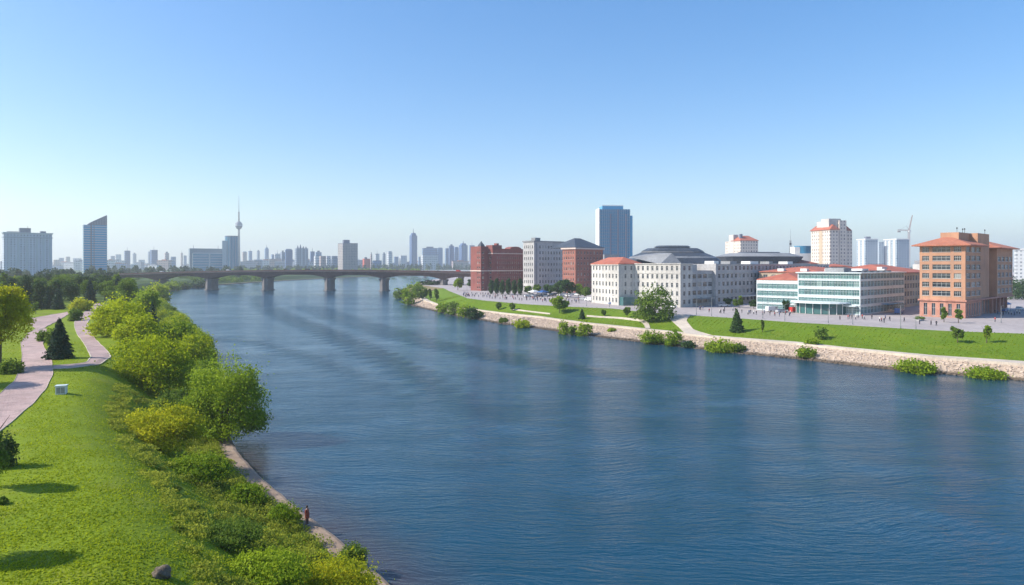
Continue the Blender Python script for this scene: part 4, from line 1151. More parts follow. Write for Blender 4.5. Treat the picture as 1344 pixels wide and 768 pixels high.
# --- stepped dark roofed halls behind the white building
def hall(name, px0, px1, Y, tiers, label, base_h):
    cx = ((px0 + px1) / 2 - CX) / F * Y; w = (px1 - px0) / F * Y
    e = empty(name, (cx, Y, 6), R(8), label, 'hall')
    m = MB(); m.box(-w/2 * 0.97, w/2 * 0.97, -w * 0.28, w * 0.28, 0, base_h - 0.02); m.build('wall', M['grey_stone'], e)
    for (f0, f1, z0, z1, mat, nm) in tiers:
        m = MB(); k = 20
        ring = [(w/2 * f0 * math.copysign(abs(math.cos(q)) ** 0.7, math.cos(q)), w * 0.30 * f0 * math.copysign(abs(math.sin(q)) ** 0.7, math.sin(q))) for q in [2 * math.pi * i / k for i in range(k)]]
        m.prism(ring, z0, z1, inset=1 - f1 / f0); m.build(nm, M[mat], e)
    return e
Y = 405
e = hall('stepped_roof_hall', 815, 950, Y, [(1.0, 0.86, zof(347, Y), zof(339, Y), 'roof_dark', 'roof_skirt'), (0.84, 0.80, zof(339, Y) + .01, zof(336.8, Y), 'roof_grey', 'clerestory'),
      (0.80, 0.60, zof(336.8, Y) + .01, zof(331.5, Y), 'roof_dark', 'roof_tier'), (0.62, 0.58, zof(331.5, Y) + .01, zof(330, Y), 'roof_grey', 'clerestory'), (0.60, 0.48, zof(330, Y) + .01, zof(326, Y), 'roof_dark', 'roof_tier'),
      (0.34, 0.32, zof(326, Y) + .01, zof(324.8, Y), 'roof_grey', 'clerestory'), (0.36, 0.30, zof(324.8, Y) + .01, zof(322.6, Y), 'roof_dark', 'roof_tier')], 'large hall with a stepped dark layered roof, behind the cream corner block', zof(347, Y))
m = MB()
gx = (866 - 882.5) / F * Y; gz0 = zof(347, Y); 
m.face([(gx - 9, -24, gz0), (gx + 4, -24, gz0), (gx - 1, -21, zof(333, Y))]); m.face([(gx - 22, -10, zof(338, Y)), (gx - 9, -24, gz0), (gx - 1, -21, zof(333, Y)), (gx - 6, -6, zof(332, Y))]); m.face([(gx + 4, -24, gz0), (gx + 8, -10, gz0), (gx - 6, -6, zof(332, Y)), (gx - 1, -21, zof(333, Y))])
m.build('gable', M['roof_grey'], e)
Y = 440
hall('flat_domed_hall', 940, 1052, Y, [(0.9, 1.0, zof(346, Y), zof(337, Y), 'roof_dark', 'roof_skirt'), (1.0, 0.72, zof(337, Y) + .01, zof(332.5, Y), 'roof_grey', 'roof_tier'), (0.5, 0.46, zof(332.5, Y) + .01, zof(331, Y), 'roof_dark', 'roof_tier')],
     'hall with a shallow saucer-like dark roof, behind the middle of the long white building', zof(346, Y))

# --- brick building with dark pyramid roof
b = Bld('brick_block', (39.8, 430.0), GA, 'brick block with a dark pyramid roof, right of the tall white building')
WR = b.W(791.5); DL = b.D(738.3); H = 28.0
b.block(0, WR, 0, DL, 0, H, 'brick2', (cols(1, WR - 1, 8, 0.36), rows(1.2, 8, 3.4, 1.7), 0), (cols(0.8, DL - 0.6, 5, 0.42), rows(1.2, 8, 3.4, 1.7), 0), frame='band')
b.band('cornice', 'band', 0, WR, 0, DL, H, H + 0.9, 0.8); b.hip(0, WR, 0, DL + 10, H + 0.92, 6.2, 0.7, 'roof_dark')
b.finish()
# --- tall white building
b = Bld('slab_building', (15.1, 470.0), GA, 'tall white eight storey building with a lit narrow side, directly right of the red building')
WR = b.W(748); DL = b.D(686.7); H = 34.0
b.block(0, WR, 0, DL, 0, H, 'grey_stone', (cols(4.5, WR - 0.8, 11, 0.5) , rows(1.5, 8, 4.0, 2.1), 0), (cols(0.6, DL - 0.6, 5, 0.42), rows(1.5, 8, 4.0, 2.1), 0))
b.band('cornice', 'roof_grey', 0, WR, 0, DL, H, H + 0.8, 0.5); b.single('rooftop_unit', 'roof_grey', 4, 9, 3, 7, H + 0.8, H + 3)
b.box('wall_shade_strip', 'roof_grey', 1.6, 3.0, -0.05, 0.02, 0, H - 1)  # darker strip on the wall face, painting in a recess's shade
b.finish()
# --- red building
b = Bld('red_building', (-13.6, 480.0), GA, 'dark red brick building with arched parapet at the right end of the bridge')
WR = b.W(686.5); DL = 16; H = 29.6
rr = rows(1.5, 8, 3.5, 1.5)
b.block(0, WR, 0, DL, 0, H, 'red_wall', (cols(3.6, WR - 1.5, 12, 0.30), rr, 0), ([(1.4, 3.2)], rr, 0), frame='band')
b.band('string_course', 'band', 0, WR, 0, DL, zof(356.2, 480), zof(354.8, 480), 0.25); b.band('string_course', 'band', 0, WR, 0, DL, zof(333.2, 480), zof(332.2, 480), 0.25)
b.block(-6.8, -0.02, 4.6, 16, 0, H + 1.5, 'red_wall', (cols(-6.2, -3.6, 1, 0.6), rr, 0), (cols(5.0, 9.2, 2, 0.5), rr, 0), frame='band')
b.band('string_course', 'band', -6.8, -0.3, 4.6, 16, zof(356.2, 485), zof(354.8, 485), 0.3)
b.single('rooftop_unit', 'red_wall', 4, 13, 5, 12, H, H + 2.6); b.single('rooftop_unit', 'red_wall', 9, 11, 6, 9, H + 2.6, H + 4)
m = MB(); cxx = WR - 7; pts = [(cxx + 5.5 * math.cos(math.pi * i / 14), 1.7 * math.sin(math.pi * i / 14)) for i in range(15)]
for a, c in zip(pts[:-1], pts[1:]):
    m.face([(a[0], 0.02, H), (a[0], 0.02, H + a[1]), (c[0], 0.02, H + c[1]), (c[0], 0.02, H)]); m.face([(a[0], 0.02, H + a[1]), (a[0], 6, H + a[1]), (c[0], 6, H + c[1]), (c[0], 0.02, H + c[1])])
m.build('arched_gable', M['red_wall'], b.e)
m = MB(); m.lathe([(2.6, H + 1.5), (2.2, H + 2.6), (0.5, H + 4.6), (0.1, H + 5.4)], 8, c=(-4.2, 7.4)); m.build('turret', M['roof_dark'], b.e)
b.finish()

# ------------------------------------------------------------------ towers further off
def tower(name, pxL, pxC, pxR, pyT, Y, label, wall, win, sx=3.2, sz=3.3, fx=0.55, fz=0.5, cat='tower block', group=None, base=6.0, minD=14, bands=None, mat=None):
    """tower whose near corner stands at photo column pxC; returns the building for further parts"""
    C = ((pxC - CX) / F * Y, Y); va = math.atan2(C[1], C[0]) - math.pi / 2
    tot = max(1e-3, pxR - pxL); fl = (pxC - pxL) / tot
    ang = va + R(6 + 50 * min(0.6, fl))
    if pxC - pxL < 0.5: ang = va - R(2)
    b = Bld(name, C, ang, label, cat, group, base)
    w = b.W(pxR); d = b.D(pxL) if pxC - pxL >= 0.5 else minD
    h = CZ - (pyT - HY) * Y / F - base
    key = f'facade_{wall}_{win}_{sx}_{sz}_{fx}_{fz}'
    if mat is None:
        if key not in M: M[key] = grid_mat(key, wall, win, sx, sz, fx, fz)
    else: key = mat
    b.w, b.d, b.h = w, d, h
    b.box('wall', key, 0, w, 0, d, 0, h)
    return b
def floors(b, mat, n, frac=0.5, out=0.12, z0=0.0, z1=None, x0=0.0, x1=None):
    z1 = z1 or b.h; p = (z1 - z0) / n
    for i in range(n):
        m = MB(); z = z0 + p * (i + 0.35)
        m.box((x0 or 0) - out, (x1 or b.w) + out, -out, b.d + out, z, z + p * frac); m.build('window_band', M[mat], b.e)

M['steel_blue'] = plain('blue_grey_cladding', (0.30, 0.36, 0.44), 0.5)
M['slate'] = plain('slate_grey_panel', (0.16, 0.18, 0.24), 0.5)
M['pale_blue'] = plain('pale_blue_panel', (0.42, 0.50, 0.58), 0.5)

# hotel on the far left
b = tower('hotel', 3, 5, 68.5, 306, 1000, 'wide pale blue hotel block with rooftop box, at the left edge of the skyline', (0.46, 0.54, 0.66), (0.08, 0.11, 0.17), 4.0, 3.4, 0.4, 0.5)
b.band('cornice', 'pale_blue', 0, b.w, 0, b.d, b.h, b.h + 1.6, 1.2); b.band('cornice', 'steel_blue', 0, b.w, 0, b.d, b.h - 6.2, b.h - 5.0, 0.9)
for x in (.08, .27, .45, .66, .80, .93): b.single('pilaster', 'pale_blue', x * b.w, x * b.w + 2.2, -0.7, -0.01, 0, b.h - 6.3)
b.single('rooftop_box', 'slate', b.w * .33, b.w * .56, 4, 12, b.h + 1.6, b.h + 8.5); b.single('rooftop_plate', 'slate', b.w * .08, b.w * .325, 4, 9, b.h + 2.2, b.h + 3.0)
b.single('rooftop_unit', 'slate', b.w * .76, b.w * .88, 4, 9, b.h + 1.6, b.h + 4.5)
m = MB(); m.tube((b.w * .5, 6, b.h + 8.5), (b.w * .5, 6, b.h + 12), .3, .1); m.build('antenna', M['dark'], b.e); b.finish()
# slanted glass tower
b = tower('slant_roof_tower', 108.5, 110, 140.5, 295, 1100, 'blue glass tower with a slanting pointed top, right of the wide hotel', None, None, mat='pane_blue')
floors(b, 'pale_blue', 22, 0.30, 0.35)
m = MB(); w, d, h = b.w, b.d, b.h; t = 17.0
pr_ = [(w * 0.16, h + 0.5), (w * .30, h + 4.4), (w, h + t), (w, h), (w * 0.16, h)]
m.face([(x, -0.2, z) for x, z in pr_][::-1]); m.face([(x, d, z) for x, z in pr_])
for (a, c), (e_, f_) in zip(pr_, pr_[1:] + pr_[:1]): m.face([(a, -0.2, c), (e_, -0.2, f_), (e_, d, f_), (a, d, c)])
m.build('slanted_crown', M['slate'], b.e)
for k_ in range(9): b.box('crown_fin', 'steel_blue', w * (.36 + .07 * k_), w * (.375 + .07 * k_), -0.6, -0.21, h + 0.3, h + 4.2 + k_ * 1.1)
b.box('recess_shade_strip', 'slate', w * .28, w * .34, -0.55, -0.4, 0, h); b.box('recess_shade_strip', 'slate', w * .42, w * .45, -0.55, -0.4, 0, h)  # raised slate strips stand in for shaded grooves in the front
b.box('corner_fin', 'white', -1.0, -0.4, -0.8, 0.5, 0, h)
b.finish()
# glass slab complex and rounded tower
b = tower('framed_glass_slab', 247.5, 249, 301, 326, 1500, 'low wide glass slab with a grey frame, left of the television tower', (0.20, 0.26, 0.33), (0.10, 0.16, 0.22))
b.single('glass_front', 'pane_blue', b.w * .08, b.w * .92, -1.0, -0.02, 1, b.h * .78)
for i in range(7): b.box('floor_edge', 'pale_blue', b.w * .08, b.w * .92, -1.4, -1.01, 3 + i * b.h * .105, 4.0 + i * b.h * .105)
b.box('frame_strip', 'white', b.w * .06, b.w * .08, -1.6, -0.02, 0, b.h * .80); b.box('frame_strip', 'pale_blue', b.w * .47, b.w * .51, -1.7, -1.42, 0, b.h * .80); b.box('frame_strip', 'pale_blue', b.w * .08, b.w * .95, -1.6, -0.02, b.h * .785, b.h * .83)
for q in (.1, .72): m = MB(); m.tube((b.w * q, 5, b.h), (b.w * q, 5, b.h + 7), .5, .3); m.build('mast', M['slate'], b.e)
b.finish()
e = empty('rounded_glass_tower', ((304 - CX) / F * 1540, 1540, 6), 0.35, 'blue glass tower with a rounded front and sloping top, touching the television tower', 'tower block')
hh = 18 + (348 - 311) * 1540 / F
m = MB(); m.prism([(15 * math.cos(q), 17 * math.sin(q)) for q in [2 * math.pi * i / 28 for i in range(28)]], 0, hh, inset=0.06); m.build('wall', M['pane_blue'], e)
m = MB(); m.box(-19, -6, -12, 8, 0, hh - 9); m.build('side_wing', M['pale_blue'], e)
m = MB(); m.prism([(14.3 * math.cos(q), 16.2 * math.sin(q)) for q in [2 * math.pi * i / 28 for i in range(28)]], hh, hh + 2); m.build('crown_ring', M['slate'], e)
for q in range(6):
    a = -2.6 + q * .42; m = MB(); m.tube((15.1 * math.cos(a), 17.1 * math.sin(a), 0), (14.2 * math.cos(a), 16.1 * math.sin(a), hh), .6, .5); m.build('mullion', M['steel_blue'], e)
# television tower
Yt = 2400; k_ = Yt / F
e = empty('television_tower', ((313.5 - CX) / F * Yt, Yt, 6), 0, 'slender television tower with a round pod and long mast', 'tower')
z_ = lambda py: 18 + (348 - py) * k_
m = MB(); m.lathe([(6.5, 0), (4.2, z_(330)), (3.2, z_(301))], 16); m.build('shaft', M['concrete'], e)
m = MB(); m.lathe([(3.2, z_(301.2)), (8, z_(300)), (11.6, z_(297.5)), (12.2, z_(295.5)), (11, z_(293.5)), (7, z_(291.6)), (3.0, z_(290.5))], 24); m.build('pod', M['slate'], e)
m = MB(); m.lathe([(12.6, z_(296.3)), (12.6, z_(295.3))], 24); m.build('pod_ring', M['white'], e)
m = MB(); m.lathe([(3.0, z_(290.5)), (2.6, z_(287)), (2.2, z_(280))], 12); m.lathe([(3.2, z_(280)), (3.2, z_(278.6))], 12); m.build('upper_shaft', M['concrete'], e)
m = MB(); m.lathe([(1.3, z_(278.6)), (0.9, z_(268)), (0.35, z_(256))], 8); m.build('mast', M['metal'], e)
# blue glass tower behind the brick block
b = tower('blue_glass_tower', 782.5, 787, 827, 274.5, 720, 'tall blue glass tower with white edge, above the brick block', None, None, mat='pane_blue')
floors(b, 'slate', 24, 0.10, 0.2)
for q in range(15): b.box('mullion', 'pale_blue', b.w * (q + .5) / 15, b.w * (q + .5) / 15 + .25, -.32, -.02, 0, b.h)
b.box('side_strip', 'white', -0.5, -0.22, -0.3, b.d + .3, 0, b.h + 1)
b.box('upper_block', 'pane_blue', 3, b.w * .78, 1, b.d - 1, b.h, b.h + 3.4); b.box('right_wing', 'pane_blue', b.w + .25, b.w + 3.4, 3, b.d - 3, 0, b.h - 6.5)
for q in (.34, .58, .84): b.box('recess_shade_strip', 'slate', b.w * q, b.w * q + 1.3, -0.55, -0.21, 0, b.h - (5 if q != .58 else 0))  # dark strips standing proud of the glass paint in the shade of recesses
b.box('parapet', 'white', 3, b.w * .78, 0.8, 1.0, b.h + 3.4, b.h + 4.2); b.finish()
# cream tower with red roofs
cr = (0.66, 0.58, 0.50); cw = (0.10, 0.10, 0.12)
b = tower('cream_tower', 1064.5, 1089.5, 1101, 301.5, 600, 'tall cream residential tower with red roof caps, right of the lattice mast', cr, cw, 3.0, 3.1, 0.42, 0.5)
b.hip(0, b.w, 0, b.d, b.h, 4.5, 0.8, 'roof_red', ridge=0.5)
b.single('core', 'cream', b.w * .2, b.w + 5, 4, b.d * .55, 0, b.h + 10); b.single('left_cap', 'cream', 2, b.w, b.d * .55, b.d * .8, b.h, b.h + 8.0)
b.box('right_wing', [k for k in M if k.startswith('facade_' + str(cr))][0], b.w + 2.0, b.w + 9, 2.0, b.d * .7, 0, b.h + 8.4)
b.box('right_wing', [k for k in M if k.startswith('facade_' + str(cr))][0], b.w + 9.02, b.w + 17, 5.0, b.d * .7, 0, b.h - 0.5)
b.hip(b.w + 9.6, b.w + 16.6, 5.4, b.d * .65, b.h - 0.5, 4.2, 0.3, 'roof_red', ridge=0.6)
b.box('stair_strip', 'beige', -0.3, -0.01, b.d * .40, b.d * .55, 0, b.h - .2)
b.finish()
b = tower('small_cream_tower', 952, 972, 995, 316, 680, 'cream residential tower with a small red roof, above the saucer-roofed hall', cr, cw, 2.8, 3.1, 0.42, 0.5)
b.hip(0, b.w, 0, b.d * .6, b.h, 5.0, 0.5, 'roof_red', ridge=0.6); b.single('core', 'cream', -0.2, 5, b.d * .45, b.d * .75, b.h * .4, b.h + 6.5); b.single('lift_house', 'slate', 2, 4.4, 4, 7, b.h, b.h + 6.8); b.finish()
bl = (0.40, 0.47, 0.52); bw = (0.08, 0.14, 0.20)
b = tower('residential_tower', 1124.5, 1136, 1152, 314.5, 900, 'pale green and white residential tower, nearer the cream tower', bl, bw, 3.4, 3.2, 0.55, 0.55)
b.band('parapet', 'white', 0, b.w, 0, b.d, b.h, b.h + 1.2, .5); b.single('lift_house', 'slate', 3, 9, 4, 9, b.h + 1.2, b.h + 4); 
for q in (.15, .6): b.box('balcony_strip', 'white', -0.9, -0.02, b.d * q, b.d * (q + .14), 0, b.h - 1)
b.finish()
b = tower('residential_tower', 1152, 1154, 1161, 317.5, 960, 'narrow blue residential tower between two pale ones', bl, bw, 3.4, 3.2, 0.5, 0.55, group='residential towers by the crane'); b.finish()
b = tower('residential_tower', 1160, 1177, 1193.5, 314.5, 880, 'white fronted residential tower with blue shaded side, under the crane', bl, bw, 3.4, 3.2, 0.55, 0.55)
b.band('parapet', 'white', 0, b.w, 0, b.d, b.h, b.h + 1.2, .5)
for q in (.1, .45, .75): b.box('balcony_strip', 'white', -0.9, -0.02, b.d * q, b.d * (q + .12), 0, b.h - 1)
b.finish()
b = tower('white_block', 1331, 1333, 1392, 328, 620, 'white building cut by the right edge, above the trees', (0.60, 0.62, 0.62), (0.16, 0.19, 0.22), 3.2, 3.3, 0.5, 0.45)
b.band('cornice', 'white', 0, b.w, 0, b.d, b.h, b.h + 1, .5); b.finish()
e = empty('round_fronted_building', ((1054 - CX) / F * 640, 640, 6), 0, 'dark blue round-fronted building with a white wing, left of the cream tower', 'building')
hh = zof(323, 640)
m = MB(); m.prism([(8 * math.cos(q), 6 * math.sin(q)) for q in [2 * math.pi * i / 24 for i in range(24)]], 0, hh); m.build('wall', M['pane_blue'], e)
m = MB(); m.box(-10, -5, -5, 5, 0, hh - 1); m.box(-10.5, 10, -7, 7, 0, hh - 7); m.build('white_wing', M['white'], e)

# small roofs in front of the cream tower
for i, (px0, px1, Y, pyE, pyR, lab) in enumerate([(1044, 1074, 430, 346.5, 341.5, 'small red roofed house in front of the cream tower'), (1090, 1118, 420, 350.5, 347.0, 'low red roofed house below the cream tower'),
        (1210, 1230, 700, 347, 342, 'pale low building right behind the orange building'), (833, 862, 520, 346, 340, 'pale house left behind the stepped hall'), (792, 815, 560, 341, 334, 'white low building under the blue glass tower')]):
    b = Bld('low_house', ((px0 - CX) / F * Y, Y), R(5), lab, 'house')
    w = (px1 - px0) / F * Y; h = zof(pyE, Y); b.box('wall', 'cream', 0, w, 0, 14, 0, h)
    for j in range(int(w / 3)): b.single('window', 'pane', 1 + j * 3, 2.4 + j * 3, -0.04, -0.005, h - 2.6, h - 1.2)
    if i in (0, 1): b.hip(0, w, 0, 14, h, (pyE - pyR) * Y / F, .5)
    else: b.box('roof', 'roof_grey', 1, w - 1, 1, 13, h, h + (pyE - pyR) * Y / F)
    b.finish()

# skyline: (left, corner, right, top row, depth, colour, label)
BL, GR, WH, PK, DB = (0.15, 0.26, 0.44), (0.22, 0.27, 0.36), (0.58, 0.60, 0.64), (0.42, 0.33, 0.32), (0.06, 0.13, 0.30)  # the blues carry the tint of distant haze in the wall colour
WN_ = (0.06, 0.09, 0.14)
SKY = [
 (145,146,152,336,3200,GR,'small grey tower just right of the slanting tower'),(151,152,159,334,3000,WH,'pale tapered block right of the slanting tower'),
 (163,164,171,329,2400,DB,'dark blue box tower with a thin mast'),(174,175,179,333,3400,GR,'slim grey tower right of the dark blue box tower'),
 (194,195,198,331,3300,GR,'slim grey tower left of the stepped blue one'),(197,199,207,328,2300,DB,'stepped blue tower in the gap left of the glass slab'),
 (216,217,222,332,2600,PK,'small pinkish tower left of the glass slab'),(224,225,231,337,2600,BL,'low blue block left of the glass slab'),(237,238,240,332,3000,PK,'thin pinkish tower close to the glass slab'),(241,242,245,335.5,3000,BL,'short blue tower touching the glass slab'),
 (318,319,324,331,3000,PK,'pinkish tower just right of the television tower'),(326,327,331,329.5,3100,BL,'second small tower right of the television tower'),(337,338,341,329.5,3400,GR,'third small tower right of the television tower'),
 (356,357,361,334,2600,BL,'short blue tower beside the pointed spire tower'),(360,361,368,333,2300,WH,'pale block right of the pointed spire tower'),
 (368,370,374,331,2100,GR,'grey block left of the flat-topped blue one'),(374,375,384,328,2050,DB,'flat-topped blue block in the middle of the skyline'),
 (407,408,413,330,2200,DB,'blue block right of the crowned tower'),(414,415,422,331,2300,BL,'blue-grey block left of the row of white flats'),
 (412,414,419,336,1900,WH,'first white block of flats left of the grey tower block'),(419,421,428,336,1850,PK,'second, pinkish block of flats left of the grey tower block'),
 (428,429,434,336,1900,WH,'third white block of flats left of the grey tower block'),(435,436,443,336,1850,GR,'grey block of flats touching the tall grey tower block'),
 (470,471,475,341,2100,BL,'low blue block right of the grey tower block'),(486,487,488.5,333.5,2000,PK,'thin reddish chimney-like tower beside the red building site'),
 (489,490,501,342,1900,BL,'low wide blue block right of the red building site'),(492,493,498,333,2500,WH,'faint white tower behind the low wide blue block'),(502,503,506,333,2500,GR,'faint grey tower left of the round-topped white one'),
 (508,510,515,331,2300,WH,'slim white tower with a rounded top'),(517,518,523,337,2500,BL,'low blue-grey block left of the needle tower'),(524,526,534,335.5,2500,WH,'pale block just left of the needle tower'),
 (549,550,552,337,2600,BL,'short tower at the right foot of the needle tower'),
 (553,555,575,335,2200,WH,'wide white block with pale columns'),(554,556,575,325.5,2500,BL,'wide blue block behind the white columns'),(574,575,581,326,2500,BL,'blue tower at the right end of the wide blue block'),
 (584,585,590,326,2600,BL,'left one of the cluster of blue glass towers'),(589,590,596,322.5,2550,DB,'dark tower in the cluster of blue glass towers'),(595,597,602,325,2600,BL,'third tower in the cluster of blue glass towers'),
 (616,617,623,322,2600,DB,'tall slim blue tower left of the red building'),(624,625,627,328.5,2700,BL,'thinnest tower beside the red building'),
 (628,629,633,338,2500,GR,'low grey block touching the red building'),
 (70,71,78,341,2600,PK,'low pinkish block right of the hotel'),(77,78,84,338.5,3000,GR,'faint grey block between hotel and slanting tower'),(86,87,92,337,3200,PK,'faint tower between hotel and slanting tower'),(95,96,107,339,3000,WH,'faint white wide block left of the slanting tower'),
 (0,1,3,343,2500,GR,'low block left of the hotel'),(181,182,190,341,2700,WH,'low pale block between the two dark blue towers'),(208,209,216,342,2700,WH,'low pale block left of the pinkish tower'),
 (828,830,842,342,1200,WH,'low white block right of the blue glass tower'),(1208,1210,1216,341,1300,GR,'low grey block left behind the orange building'),
 (1318,1320,1330,345,1300,WH,'low pale block right behind the orange building'),
]
for i, (a, c, d, t, Y, cl, lab) in enumerate(SKY):
    b = tower('tower_block' if t < 336 else 'low_block', a, c, d, t, Y, lab, cl, WN_, 6.0 if Y > 1500 else 4, 7.0 if Y > 1500 else 4, 0.5, 0.45, cat='tower block' if t < 336 else 'block')
    if t < 334:
        if i % 3 == 0: b.single('rooftop_box', 'slate', b.w * .25, b.w * .7, b.d * .2, b.d * .7, b.h, b.h + 5)
        elif i % 3 == 1: b.single('rooftop_box', 'steel_blue', b.w * .1, b.w * .9, b.d * .1, b.d * .9, b.h, b.h + 3)
        else:
            m = MB(); m.tube((b.w * .5, b.d * .5, b.h), (b.w * .5, b.d * .5, b.h + 12), .8, .3); m.build('mast', M['slate'], b.e)
    b.finish()
def spire(name, px, w, pyT, pyS, Y, mat, label, masts=True):
    e = empty(name, ((px - CX) / F * Y, Y, 6), 0.6, label, 'tower'); r = w / 2 / F * Y; h = 18 + (348 - pyS) * Y / F; ht = 18 + (348 - pyT) * Y / F
    m = MB(); m.prism([(-r, -r * .8), (r, -r * .8), (r, r * .8), (-r, r * .8)], 0, h * .93); m.build('wall', mat, e)
    m = MB(); m.prism([(-r * .8, -r * .65), (r * .8, -r * .65), (r * .8, r * .65), (-r * .8, r * .65)], h * .93, h, inset=.3); m.build('setback', mat, e)
    m = MB(); m.tube((0, 0, h), (0, 0, ht), r * .18, r * .05); m.build('mast', M['slate'], e)
    for q in (-.5, 0, .5): 
        m = MB(); m.box(q * r - r * .08, q * r + r * .08, -r * .8 - .8, -r * .8 - .02, 0, h * .92); m.build('pilaster', M['steel_blue'], e)
spire('needle_tower', 542.5, 8, 300, 306, 2500, M['facade_%s_%s_%s_%s_%s_%s' % (DB, WN_, 6.0, 7.0, .5, .45)], 'tall needle-like blue tower standing alone left of the white column block')
spire('spire_tower', 350, 4.5, 321, 325, 3000, M['facade_%s_%s_%s_%s_%s_%s' % (BL, WN_, 6.0, 7.0, .5, .45)], 'small pointed spire tower between television tower and skyline cluster')
spire('domed_tower', 608, 9, 316.5, 319.5, 2500, M['facade_%s_%s_%s_%s_%s_%s' % (DB, WN_, 6.0, 7.0, .5, .45)], 'tallest pointed tower of the blue cluster near the red building')
# crowned twin tower
b = tower('crowned_tower', 387, 389, 404.5, 326, 2000, 'broad blue-grey tower crowned with small pointed turrets', GR, WN_, 5, 6)
for q, hh in ((.15, 9), (.38, 12), (.62, 7), (.85, 6)):
    m = MB(); m.lathe([(3, b.h), (2.2, b.h + hh * .5), (0.3, b.h + hh)], 8, c=(b.w * q, 6)); m.build('turret', M['slate'], b.e)
b.box('centre_strip', 'pale_blue', b.w * .42, b.w * .5, -.6, -.02, 0, b.h); b.box('centre_strip', 'pale_blue', b.w * .75, b.w * .8, -.6, -.02, 0, b.h); b.finish()
# grey tower block
b = tower('grey_tower_block', 443.5, 450, 469.5, 319.5, 1500, 'tall grey-brown tower block with many small windows, highest above the bridge', (0.36, 0.33, 0.32), (0.05, 0.08, 0.14), 3.6, 3.6, 0.5, 0.55)
b.single('rooftop_box', 'slate', b.w * .1, b.w * .5, 4, 12, b.h, b.h + 8); b.band('parapet', 'slate', 0, b.w, 0, b.d, b.h, b.h + .8, .3); b.finish()
# red building under construction
b = tower('red_clad_block', 476, 478, 486, 339.5, 1900, 'small bright red building right of the tall grey-brown tower block', (0.62, 0.12, 0.07), (0.40, 0.07, 0.05), 4, 4)
b.single('rooftop_box', 'slate', 3, 9, 3, 8, b.h, b.h + 4); b.finish()

# many small low buildings along the horizon
rnd = random.Random(11)
def lowblocks(px0, px1, n, Y0, Y1, h0, h1, label, group):
    for i in range(n):
        px = rnd.uniform(px0, px1); Y = rnd.uniform(Y0, Y1); w = rnd.uniform(18, 60); h = rnd.uniform(h0, h1)
        cl = rnd.choice([WH, WH, GR, PK, BL])
        key = f'facade_{cl}_{WN_}_6.0_7.0_0.5_0.45'
        e = empty('city_block', ((px - CX) / F * Y, Y, 6), rnd.uniform(-.5, .5), label, 'building', group)
        m = MB(); m.box(-w/2, w/2, -8, 8, 0, h); m.build('wall', M[key], e)
        m = MB(); m.box(-w*.15, w*.2, -4, 4, h, h + 2.5); m.box(-w/2 - .4, w/2 + .4, -8.4, 8.4, h - 1.2, h - .4); m.build('roof', M[rnd.choice(['white', 'roof_grey', 'slate', 'roof_red'])], e)
lowblocks(70, 247, 40, 1900, 3600, 14, 34, 'low pale building on the hazy horizon left of the glass slab', 'low buildings on the left horizon')
lowblocks(316, 470, 60, 2000, 3300, 16, 40, 'low pale building on the hazy horizon right of the television tower', 'low buildings on the middle horizon')
lowblocks(470, 640, 50, 2300, 3400, 14, 34, 'low pale building on the hazy horizon left of the red building', 'low buildings on the right horizon')
